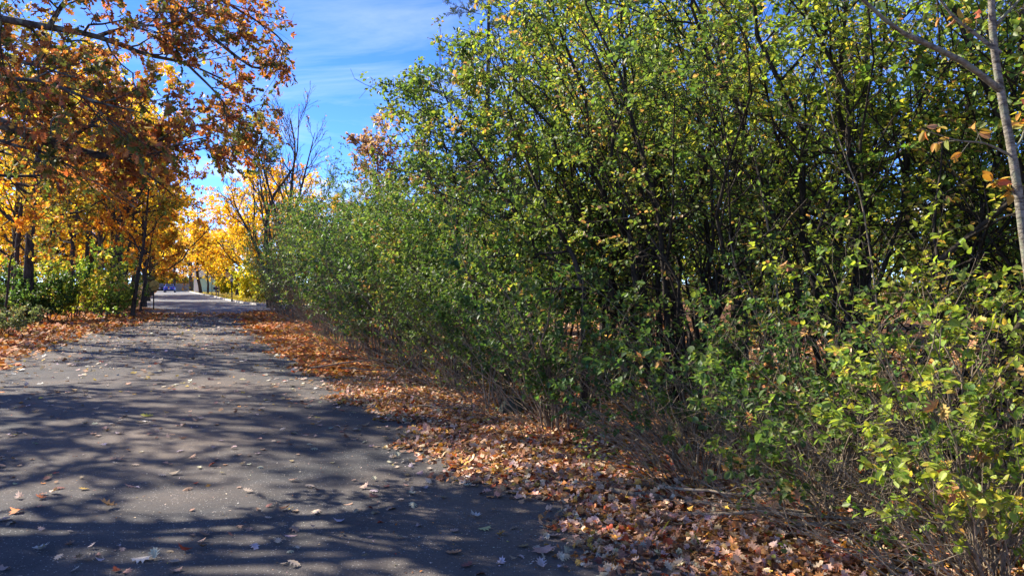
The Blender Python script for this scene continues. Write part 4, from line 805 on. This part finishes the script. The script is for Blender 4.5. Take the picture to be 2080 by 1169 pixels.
# --- pale grey sapling at the right edge
def sapling():
    d = 4.2; base = GD(2150, d); e = empty('grey_sapling', base, 'pale grey smooth-barked sapling bending up the right edge of the picture', 'tree')
    t = spline([base, P(2120, 800, d), P(2082, 500, d), P(2058, 330, d), P(2032, 190, d), P(2014, 60, d), P(2008, -150, d), P(1995, -420, d)], 22)[None]
    wood('trunk', [(t, np.array([[0.029, 0.015]]), 12)], M['bark_grey'], e, base)
    lim = [([P(2032, 185, d), P(1960, 130, d - .1), P(1880, 90, d - .2), P(1820, 60, d - .3), P(1740, -10, d - .4), P(1690, -80, d - .5)], 0.020),
           ([P(2030, 110, d), P(1985, 75, d), P(1930, 30, d), P(1880, -40, d)], 0.014), ([P(2060, 320, d), P(2000, 292, d), P(1940, 285, d - .1), P(1870, 262, d - .2)], 0.008),
           ([P(2055, 310, d), P(2075, 280, d), P(2085, 235, d), P(2100, 170, d)], 0.008), ([P(2085, 420, d), P(2050, 385, d), P(2010, 370, d)], 0.006), ([P(2014, 60, d), P(2060, 10, d), P(2110, -40, d)], 0.012)]
    SBS = []
    for c, r in lim:
        q = spline(c, 10)[None]; sb, rs, _ = grow(q, np.array([[r, r * 0.3]]), 7, (0.3, 1), (0.1, 0.25), (25, 60), 0.05, 4, 0.05, 0.3, 0.5)
        wood('limb', [(q, np.array([[r, r * 0.3]]), 7), (sb, np.maximum(rs, 0.0015), 4)], M['bark_grey'], e, base)
        if r < 0.01 or r == 0.014: SBS.append(sb)
    SB = np.concatenate(SBS); Ls = leaves_on(SB, 3, (0.55, 1.0), (0.035, 0.075), 0.6, 0.5, 0.5)
    leaf_objects('leaf', Ls, colors(len(Ls['p']), [(3, (0.58, 0.28, 0.06)), (1, (0.50, 0.15, 0.07)), (2, (0.54, 0.38, 0.08)), (1, (0.45, 0.27, 0.14)), (1, (0.24, 0.28, 0.06))], 0.15), OVALN, 'sapling', M['leaf_oak'], e, base, 0.8, 16)
sapling()
def bare_stems(label, lines, d, r):
    base = GD(lines[0][0][0], d); e = empty('bare_sapling', base, label, 'sapling')
    for ln in lines:
        q = spline([P(x, y, d) for x, y in ln], 14)[None]; q[0, 0, 2] = max(q[0, 0, 2], -0.02)
        s1, r1_, _ = grow(q, np.array([[r, r * 0.3]]), 10, (0.25, 1), (0.1, 0.22), (25, 55), 0.05, 4, 0.04, 0.3, 0.45); s2, r2_, _ = grow(s1, r1_, 3, (0.2, 1), (0.3, 0.6), (25, 55), 0, 3, 0.05)
        wood('stem', [(q, np.array([[r, r * 0.35]]), 7), (s1, np.maximum(r1_, 0.0016), 4), (s2, np.maximum(r2_, 0.001), 3)], M['stem_pale'], e, base)
bare_stems('pale leafless stems standing in front of the sunlit crown, right of centre', [[(1600, 935), (1580, 600), (1548, 400), (1530, 310), (1495, 190), (1440, 70)], [(1600, 935), (1560, 700), (1500, 560), (1480, 470)]], 6.9, 0.013)
bare_stems('thin leafless stem in front of the thick dark trunk', [[(1800, 1010), (1790, 700), (1752, 420), (1720, 330), (1690, 240), (1665, 120)]], 5.8, 0.008)
bare_stems('thin leafless stem left of the slim black trunk', [[(990, 850), (960, 600), (925, 480), (900, 380)], [(990, 850), (1010, 640), (1060, 500)]], 9.3, 0.010)

# --- overhanging oak on the left
OAKC = [(1.9, (0.12, 0.15, 0.04)), (2.0, (0.22, 0.20, 0.05)), (3.0, (0.46, 0.18, 0.07)), (2.4, (0.54, 0.22, 0.06)), (1.6, (0.42, 0.12, 0.05)), (0.7, (0.58, 0.38, 0.07))]
def oak():
    base = A(-9.6, 7.2, 0); e = empty('oak_tree', base, 'oak overhanging the road from the left with rusty and green leaves', 'tree')
    tr = spline([base, base + A(0.1, 0.1, 3), base + A(0.3, 0.3, 4.5), base + A(0.5, 0.4, 6.5), base + A(0.6, 0.5, 8.6)], 12)[None]; rt_ = np.array([[0.30, 0.06]])
    wood('trunk', [(tr, rt_, 14), (tr[:, :1] + (tr[:, 1:2] - tr[:, :1]) * np.linspace(0, 0.6, 4)[None, :, None], np.array([[0.46, 0.3]]), 14)], M['bark_oak'], e, base)
    B = lambda h: base + A(0.1 + h * 0.03, 0.1 + h * 0.03, h)
    limbs = [([B(3.6), P(-420, 170, 7.0), P(-180, 215, 7.0), P(0, 250, 7.0), P(90, 285, 7.0), P(180, 312, 7.1), P(245, 317, 7.2), P(315, 292, 7.4), P(360, 262, 7.6)], 0.085),
             ([P(130, 296, 7.05), P(165, 265, 7.0), P(200, 257, 7.0), P(260, 285, 7.2), P(330, 300, 7.4), P(420, 285, 7.8)], 0.022),
             ([P(-80, 232, 7), P(0, 285, 6.9), P(90, 310, 6.9), P(150, 340, 7), P(200, 352, 7.1)], 0.018),
             ([B(4.6), P(-380, 0, 7.5), P(-120, 20, 7.6), P(90, 55, 7.8), P(200, 76, 8.0), P(300, 112, 8.3), P(380, 130, 8.6), P(460, 165, 9.0)], 0.055),
             ([P(200, 76, 8.0), P(265, 55, 8.0), P(340, 50, 8.2), P(420, 20, 8.5)], 0.018),
             ([B(5.4), P(-300, -180, 7.8), P(-60, -110, 8.2), P(200, -60, 8.6), P(345, 0, 9.0), P(430, 75, 9.4), P(520, 140, 9.8), P(560, 120, 10)], 0.06),
             ([P(250, -45, 8.7), P(400, -20, 9.3), P(500, 30, 9.8), P(565, 75, 10.2), P(590, 110, 10.4)], 0.025),
             ([P(100, 60, 7.8), P(130, 10, 7.7), P(170, -40, 7.6), P(230, -120, 7.6)], 0.03),
             ([P(-160, 218, 7), P(-40, 170, 6.6), P(80, 165, 6.3), P(190, 205, 6.2), P(290, 230, 6.4)], 0.026),
             ([P(-220, 10, 7.5), P(-60, 90, 7.0), P(60, 130, 6.8), P(160, 160, 6.8)], 0.026),
             ([P(380, 130, 8.6), P(440, 190, 8.8), P(470, 235, 9.0), P(480, 275, 9.2)], 0.016)]
    Tw = []
    for c, r in limbs:
        q = spline(c, 20)[None]; rad = np.array([[r, max(r * 0.16, 0.006)]])
        b, rb, _ = grow(q, rad, 16, (0.25, 1.0), None if False else (0.1, 0.2), (25, 65), 0.12, 5, 0.05, 0.3, 0.5, lenabs=(0.35, 0.85))
        tw, rt, _ = grow(b, rb, 7, (0.2, 1.0), (0.3, 0.6), (25, 65), -0.05, 3, 0.06, 0.3, 0.6)
        kx = CX + F * tw[:, -1, 0] / tw[:, -1, 1] < 600; tw, rt = tw[kx], rt[kx]; kx = CX + F * b[:, -1, 0] / b[:, -1, 1] < 598; b, rb = b[kx], rb[kx]
        wood('limb', [(q, rad, 9), (b, np.maximum(rb, 0.003), 5), (tw, np.maximum(rt, 0.0018), 3)], M['bark_oak'], e, base); Tw.append(tw)
    # the rest of the crown, mostly above and left of the picture
    l, rl, _ = grow(tr, rt_, 26, (0.42, 0.98), (0.30, 0.52), (40, 78), 0.16, 8, 0.03, 0.35, 0.5)
    pxl = CX + F * l[:, 3:, 0] / np.maximum(l[:, 3:, 1], 0.5); l = l[~((l[:, 3:, 1] > 1) & (pxl > 60) & (l[:, 3:, 2] < CAMZ + (HY + 160) / F * np.maximum(l[:, 3:, 1], 0))).any(1)]
    l = l[l[:, :, 2].max(1) < 7.6]; rl = rl[:len(l)]
    b, rb, ib = grow(l, rl, 9, (0.25, 1), (0.3, 0.5), (25, 65), 0.04, 5, 0.05, 0.3, 0.5); tw2, rt2, it2 = grow(b, rb, 6, (0.2, 1), (0.3, 0.5), (25, 65), 0, 3, 0.06, 0.3, 0.6)
    for k in range(len(l)):
        wood('limb', [(l[k:k + 1], rl[k:k + 1], 8), (b[ib == k], np.maximum(rb[ib == k], 0.003), 4), (tw2[ib[it2] == k], np.maximum(rt2[ib[it2] == k], 0.002), 3)], M['bark_oak'], e, base)
    twn = np.concatenate(Tw)
    pe = twn[:, -1]; ppx = CX + F * pe[:, 0] / pe[:, 1]; ppy = HY - F * (pe[:, 2] - CAMZ) / pe[:, 1]
    twn = twn[(ppx < 585 + 20 * rng.random(len(pe))) & (ppy < 375 - 0.00022 * (ppx - 200) ** 2 + 25 * rng.random(len(pe)))]
    La = leaves_on(twn, 9, (0.25, 1.0), (0.042, 0.092), 0.7, 0.45, 0.45); ka = np.repeat(np.clip(rng.random(len(twn)) * 0.9 + 0.05, 0, 1), 9)
    Lb = leaves_on(tw2, 7, (0.2, 1.0), (0.08, 0.13), 0.7, 0.4, 0.5); kb = np.repeat(rng.random(len(tw2)), 7)
    Ca = colors(len(La['p']), OAKC, 0.2, ka); Cb_ = colors(len(Lb['p']), OAKC, 0.2, kb)
    m = split_near(La, Ca, 300, 14)
    leaf_objects('leaf', sub(La, m), Ca[m], OAK, 'oak', M['leaf_oak'], e, base, 1.0, 26)
    foliage('foliage', sub(La, ~m), Ca[~m], OAKL, M['leaf_oak'], e, base); foliage('upper_foliage', Lb, Cb_, STAR, M['leaf_oak'], e, base)
oak()
# trees whose crowns hang into the upper left behind the oak
tree('woodland_tree', A(-17.0, 15.5, 0), 13.5, 0.2, 'golden tree whose crown fills the upper left corner behind the oak leaves', YEL, t0=0.42, size=(0.11, 0.17), nlimb=15, nb=8, nt=5, nl=8, L=(0.3, 0.5), mat_='bark_dark')
tree('woodland_tree', A(-20.5, 24, 0), 13, 0.2, 'yellow and olive tree behind the oak, above the thickest left trunk', OLI, t0=0.3, size=(0.12, 0.18), nlimb=15, nb=8, nt=5, nl=8, L=(0.3, 0.5), mat_='bark_dark')

tree('woodland_tree', A(-15.0, 19.8, 0), 11.5, 0.16, 'olive and gold tree added past the left edge to shade the road', OLI, t0=0.38, size=(0.11, 0.17), nlimb=15, nb=8, nt=5, nl=9, L=(0.3, 0.5), mat_='bark_dark')  # added for shade on the middle of the road; trunk stands out of view
tree('woodland_tree', A(-12.6, 13.2, 0), 9.5, 0.14, 'rusty tree added out of view, between oak and golden tree, to shade the road', OLI, t0=0.42, size=(0.10, 0.15), nlimb=13, nb=8, nt=5, nl=9, L=(0.28, 0.44), mat_='bark_dark')  # second added shade tree, off to the left, dapples the road
# --- fallen sticks and a stone under the thicket
def stick(px, py, length, ang, r, label, z=0.03, rise=0.0, dark=False):
    g = G(px, py); dv = A(math.cos(R(ang)), math.sin(R(ang)), 0); s = np.linspace(-0.5, 0.5, 9)[:, None]
    p = g + dv * s * length + A(0, 0, z + r); p[:, 2] += rise * (s[:, 0] + 0.5); nz = np.cumsum(rng.normal(size=(9, 3)) * 0.012, axis=0); p += nz - nz[4]; p[:, 2] = np.maximum(p[:, 2], r + 0.006)
    q = p[None]; rad = np.array([[r, r * 0.4]]); b, rb, _ = grow(q, rad, 5, (0.3, 1), (0.12, 0.3), (20, 50), 0.0, 4, 0.04, 0.2, 0.5); b[..., 2] = np.maximum(b[..., 2], 0.012)
    V1, F1 = tube(q, rad, 8); V2, F2 = tube(b, np.maximum(rb, 0.0015), 4); V = np.concatenate([V1, V2])
    o = link('fallen_branch', make_mesh('fallen_branch', V - g, [np.concatenate([F1, F2 + len(V1)])], M['stem' if dark else 'stem_pale'], smooth=True)); o.location = tuple(g)
    return tag(o, label, 'branch', 'fallen branches under the thicket')
stick(1420, 1035, 1.3, -28, 0.022, 'dark fallen branch lying on the near litter under the bare canes', 0.03, 0.0, True)
stick(1600, 1075, 1.5, -22, 0.016, 'long grey fallen branch along the edge of the near litter', 0.03, 0.12)
stick(1520, 1050, 1.2, -40, 0.012, 'thin grey stick crossing the long fallen branch', 0.05, 0.2)
stick(1820, 1110, 1.1, -30, 0.013, 'pale stick near the bottom right corner', 0.05, 0.22)
stick(2000, 1120, 0.9, 40, 0.020, 'thick pale broken branch at the bottom right corner', 0.04, 0.25)
stick(1690, 1020, 1.0, -15, 0.008, 'thin grey stick under the low shrub of bare canes', 0.05, 0.15)
stick(860, 770, 1.9, 62, 0.018, 'pale fallen pole slanting up out of the hedge', 0.05, 0.85)
stick(760, 755, 2.2, 10, 0.018, 'grey stick heap branch at the foot of the hedge, upper', 0.10, 0.2)
stick(800, 765, 1.8, -8, 0.014, 'grey stick heap branch at the foot of the hedge, lower', 0.05, 0.1, True)
stick(880, 836, 0.9, -35, 0.010, 'thin stick lying on the orange litter in mid verge', 0.03, 0.05)
def stone():
    import bmesh
    bm = bmesh.new(); bmesh.ops.create_icosphere(bm, subdivisions=3, radius=1)
    for v in bm.verts:
        c = v.co; k = 1 + 0.18 * math.sin(3 * c.x + 1) * math.cos(2.3 * c.y) + 0.08 * math.sin(7 * c.z + 5 * c.x); v.co = c * k; v.co.x *= 0.19; v.co.y *= 0.16; v.co.z = max(v.co.z * 0.15, -0.05)
    me = bpy.data.meshes.new('stone'); bm.to_mesh(me); bm.free()
    me.materials.append(simple('mossy_stone', (0.05, 0.055, 0.035), 0.9, noise=0.5, scale=9, bump=0.5)); o = link('stone', me); g = G(1020, 850); o.location = (g[0] + 0.1, g[1] + 0.35, 0.03)
    tag(o, 'dark mossy stone half hidden under the shrub by the litter', 'stone')
stone()

# ------------------------------------------------------------------ across the street
M['blue_paint'] = simple('blue_car_paint', (0.02, 0.06, 0.42), 0.25, 0.3, 0.05, 3, spec=0.6)
M['dark_paint'] = simple('dark_grey_car_paint', (0.05, 0.05, 0.055), 0.3, 0.3, 0.05, 3, spec=0.6)
M['glass'] = simple('dark_car_glass', (0.03, 0.035, 0.04), 0.08, 0, 0.05, 3, spec=0.8)
M['rubber'] = simple('tyre_rubber', (0.02, 0.02, 0.02), 0.85)
M['alloy'] = simple('wheel_alloy', (0.5, 0.5, 0.52), 0.35, 0.8)
M['red_lens'] = simple('red_lamp_lens', (0.5, 0.02, 0.02), 0.2)
M['white_plate'] = simple('white_plate', (0.75, 0.75, 0.72), 0.4)
M['black_metal'] = simple('black_painted_metal', (0.02, 0.02, 0.022), 0.45, 0.3)
M['wood_grey'] = simple('weathered_grey_wood', (0.20, 0.17, 0.14), 0.85, noise=0.3, scale=6, bump=0.3)
M['mint'] = simple('mint_green_siding', (0.42, 0.66, 0.56), 0.7, noise=0.05)
M['white_trim'] = simple('white_trim_paint', (0.78, 0.78, 0.75), 0.6, noise=0.04)
M['roof'] = simple('grey_roof_shingle', (0.13, 0.12, 0.12), 0.9, noise=0.3, scale=3)
M['gold'] = simple('golden_sign_plate', (0.55, 0.33, 0.06), 0.5, 0.0, 0.12, 4)
M['rust_post'] = simple('rusty_post_steel', (0.07, 0.045, 0.03), 0.7, 0.2)
M['blue_plastic'] = simple('blue_bin_plastic', (0.06, 0.22, 0.42), 0.5)
M['lamp_glass'] = simple('clear_lantern_glass', (0.55, 0.58, 0.6), 0.15)
def car(loc, rz, paint, label, hgt=1.0):
    """y is the length axis, the rear at -y"""
    e = empty('parked_car', loc, label, 'car', 'cars parked on the street'); e.rotation_euler = (0, 0, rz)
    h = hgt
    # lower body: stations along y with half width, bottom, belt height
    st = [(-2.28, 0.62, 0.42, 0.74), (-2.22, 0.80, 0.30, 0.90), (-2.0, 0.88, 0.24, 0.97), (-1.2, 0.91, 0.22, 0.98), (0.0, 0.92, 0.22, 0.95), (1.0, 0.91, 0.22, 0.92), (1.8, 0.87, 0.25, 0.80), (2.15, 0.76, 0.32, 0.70), (2.25, 0.58, 0.42, 0.60)]
    V, Fc = [], []
    for y, wd, zb, zt in st:
        zb, zt = zb, zt * h
        zm = (zb + zt) / 2
        V += [(-wd * 0.9, y, zb), (-wd, y, zb + 0.12), (-wd, y, zm), (-wd * 0.97, y, zt - 0.05), (-wd * 0.86, y, zt), (wd * 0.86, y, zt), (wd * 0.97, y, zt - 0.05), (wd, y, zm), (wd, y, zb + 0.12), (wd * 0.9, y, zb)]
    n = 10
    for i in range(len(st) - 1):
        for j in range(n): Fc.append((i * n + j, i * n + (j + 1) % n, (i + 1) * n + (j + 1) % n, (i + 1) * n + j))
    Fc += [tuple(range(n))[::-1], tuple((len(st) - 1) * n + j for j in range(n))]
    b = MB(); b.poly(V, Fc); body = b.build('body', paint, e, smooth=True)
    zr = 1.44 * h; zb = 0.93 * h
    b = MB(); b.poly([(-0.80, -1.75, zb), (0.80, -1.75, zb), (0.78, 0.95, zb), (-0.78, 0.95, zb), (-0.60, -0.95, zr), (0.60, -0.95, zr), (0.60, 0.10, zr), (-0.60, 0.10, zr)], [(4, 5, 6, 7), (0, 1, 5, 4), (1, 2, 6, 5), (2, 3, 7, 6), (3, 0, 4, 7), (3, 2, 1, 0)]); b.build('cabin', paint, e, 0.06)
    def pane(nm, q, off):
        b = MB(); q = [np.array(k) for k in q]; nn = unit(np.cross(q[1] - q[0], q[3] - q[0])); c = sum(q) / 4
        q = [c + (k - c) * 0.86 + nn * 0.012 for k in q]; b.poly(q + [k - nn * 0.01 for k in q], [(0, 1, 2, 3), (7, 6, 5, 4), (0, 4, 5, 1), (1, 5, 6, 2), (2, 6, 7, 3), (3, 7, 4, 0)]); b.build(nm, M['glass'], e)
    pane('rear_window', [(-0.80, -1.75, zb), (0.80, -1.75, zb), (0.60, -0.95, zr), (-0.60, -0.95, zr)], 0)
    pane('windscreen', [(0.78, 0.95, zb), (-0.78, 0.95, zb), (-0.60, 0.10, zr), (0.60, 0.10, zr)], 0)
    pane('side_window', [(0.80, -1.75, zb), (0.78, 0.95, zb), (0.60, 0.10, zr), (0.60, -0.95, zr)], 0)
    pane('side_window', [(-0.78, 0.95, zb), (-0.80, -1.75, zb), (-0.60, -0.95, zr), (-0.60, 0.10, zr)], 0)
    for sx in (-1, 1):
        b = MB(); b.box((sx * 0.66, -2.235, 0.76 * h), (0.13, 0.03, 0.06)); b.build('tail_light', M['red_lens'], e, 0.015)
        for y in (-1.38, 1.38):
            b = MB(); b.cyl((sx * 0.82, y, 0.32), 0.32, 0.10, 20, 'x'); wl = b.build('wheel', M['rubber'], e, 0.02)
            b = MB(); b.cyl((sx * 0.925, y, 0.32), 0.20, 0.012, 14, 'x'); b.build('rim', M['alloy'], wl)
        b = MB(); b.box((sx * 0.96, 0.62, 0.98 * h), (0.09, 0.05, 0.06)); b.build('mirror', paint, e, 0.02)
    b = MB(); b.box((0, -2.27, 0.40), (0.78, 0.06, 0.09)); b.build('bumper', M['black_metal'], e, 0.03)
    b = MB(); b.box((0, -2.30, 0.66 * h), (0.16, 0.008, 0.08)); b.build('number_plate', M['white_plate'], e)
    return e
car(G(345, 593.4), R(22), M['blue_paint'], 'bright blue car parked at the far end of the street, seen from behind')
car(G(325.5, 593.0), R(22), M['dark_paint'], 'dark grey car parked left of the blue one', 1.08)
# road sign
e = empty('road_sign', G(312, 628), 'golden plate road sign on a thin rusty post at the left corner', 'sign')
b = MB(); b.box((0, 0, 0.9), (0.03, 0.025, 0.9)); b.build('post', M['rust_post'], e)
b = MB(); pts = [(0.06 + 0.33 * math.cos(R(22.5 + 45 * k)), 1.46 + 0.33 * math.sin(R(22.5 + 45 * k))) for k in range(8)]
b.poly([(x, -0.032, z) for x, z in pts] + [(x, -0.026, z) for x, z in pts], [tuple(range(8)), tuple(range(15, 7, -1))] + [(i, i + 8, (i + 1) % 8 + 8, (i + 1) % 8) for i in range(8)]); b.build('plate', M['gold'], e)
# lamps
def lamp(px, py, h, label):
    e = empty('street_lamp', G(px, py), label, 'lamp', 'street lamps on the lawn'); e.location.z = 0.08
    b = MB(); b.cyl((0, 0, 0.1), 0.09, 0.12, 12, 'z', 0.06); b.build('base', M['black_metal'], e)
    b = MB(); b.cyl((0, 0, h * 0.41), 0.045, h * 0.41, 10, 'z', 0.035); b.build('post', M['black_metal'], e)
    b = MB(); b.cyl((0, 0, h * 0.91), 0.10, h * 0.07, 6, 'z', 0.17); b.build('lantern', M['lamp_glass'], e)
    b = MB(); b.cyl((0, 0, h * 0.995), 0.21, h * 0.025, 6, 'z', 0.05); b.build('cap', M['black_metal'], e)
    b = MB(); b.cyl((0, 0, h * 0.832), 0.05, h * 0.012, 8, 'z', 0.12); b.build('bracket', M['black_metal'], e)
lamp(430.5, 600.5, 2.35, 'left street lamp, beside the young street tree'); lamp(471, 613.5, 1.95, 'right street lamp, nearest the street corner')
# mailbox
e = empty('mailbox', G(441.5, 603.5), 'black mailbox on two posts on the lawn', 'mailbox'); e.location.z = 0.08
for x, hh in ((-0.12, 0.8), (0.16, 1.25)):
    b = MB(); b.box((x, 0, hh / 2), (0.05, 0.05, hh / 2)); b.build('post', M['wood_grey'], e)
b = MB(); pr = [(-0.13, 0.0), (0.13, 0.0), (0.13, 0.16), (0.09, 0.26), (0, 0.30), (-0.09, 0.26), (-0.13, 0.16)]
b.poly([(-0.42, y, 0.8 + z) for y, z in pr] + [(0.10, y, 0.8 + z) for y, z in pr], [tuple(range(7)), tuple(range(13, 6, -1))] + [(i, i + 7, (i + 1) % 7 + 7, (i + 1) % 7) for i in range(7)]); b.build('box', M['black_metal'], e)
b = MB(); b.box((-0.428, 0, 0.93), (0.006, 0.10, 0.10)); b.build('door', M['black_metal'], e)
b = MB(); b.box((-0.1, -0.145, 1.06), (0.02, 0.008, 0.10)); b.build('flag', M['red_lens'], e)
# wooden fence
f0, f1 = GD(356, 137), GD(386, 146); e = empty('wooden_fence', f0, 'weathered wooden board fence behind the blue car', 'fence')
dv = f1 - f0; nb_ = 20; az = math.atan2(dv[1], dv[0])
for k in range(nb_):
    c = dv * ((k + 0.5) / nb_); b = MB(); hh = 1.5 + 0.06 * random.random(); b.box((c[0], c[1], hh / 2 + 0.05), (np.linalg.norm(dv) / nb_ / 2 * 0.9, 0.015, hh / 2), az); b.build('board', M['wood_grey'], e)
for z in (0.4, 1.2):
    c = dv / 2; b = MB(); b.box((c[0] + 0.05 * math.sin(az), c[1] + 0.045, z), (np.linalg.norm(dv) / 2, 0.02, 0.05), az); b.build('rail', M['wood_grey'], e)
for t in (0, 0.5, 1):
    c = dv * t; b = MB(); b.box((c[0], c[1] + 0.12, 0.85), (0.06, 0.05, 0.85), az); b.build('post', M['wood_grey'], e)
# bin
e = empty('wheeled_bin', GD(405, 132), 'blue wheeled bin between the thick tree and the mint green house', 'bin')
b = MB(); b.poly([(-0.24, -0.28, 0.05), (0.24, -0.28, 0.05), (0.24, 0.25, 0.05), (-0.24, 0.25, 0.05), (-0.3, -0.36, 1.2), (0.3, -0.36, 1.2), (0.3, 0.34, 1.2), (-0.3, 0.34, 1.2)], [(3, 2, 1, 0), (4, 5, 6, 7), (0, 1, 5, 4), (1, 2, 6, 5), (2, 3, 7, 6), (3, 0, 4, 7)]); b.build('body', M['blue_plastic'], e, 0.02)
b = MB(); b.box((0, 0, 1.24), (0.33, 0.39, 0.035)); b.build('lid', M['blue_plastic'], e, 0.02)
for x in (-0.27, 0.27):
    b = MB(); b.cyl((x, 0.27, 0.12), 0.12, 0.03, 14, 'x'); b.build('wheel', M['rubber'], e)
# mint green house
hb = GD(430, 126); e = empty('house', hb, 'mint green clapboard house behind the lamp post and mailbox', 'house'); e.rotation_euler = (0, 0, R(10))
b = MB(); b.box((0, 3, 1.35), (2.9, 3, 1.35)); b.build('wall', M['mint'], e)
for k in range(9): b = MB(); b.box((0.55, -0.012, 0.3 + k * 0.29), (2.32, 0.012, 0.13)); b.build('clapboard', M['mint'], e)
b = MB(); b.box((-2.35, -0.02, 1.3), (0.5, 0.02, 1.3)); b.build('white_corner_panel', M['white_trim'], e)
b = MB(); b.poly([(-3.2, -0.5, 2.7), (3.2, -0.5, 2.7), (3.2, 6.5, 2.7), (-3.2, 6.5, 2.7), (-3.2, 3, 4.3), (3.2, 3, 4.3)], [(0, 1, 5, 4), (2, 3, 4, 5), (1, 2, 5), (3, 0, 4), (3, 2, 1, 0)]); b.build('roof', M['roof'], e)
b = MB(); b.box((1.5, -0.05, 1.5), (0.55, 0.03, 0.6)); wn = b.build('window', M['white_trim'], e)
b = MB(); b.box((1.5, -0.085, 1.5), (0.46, 0.008, 0.5)); b.build('pane', M['glass'], wn)
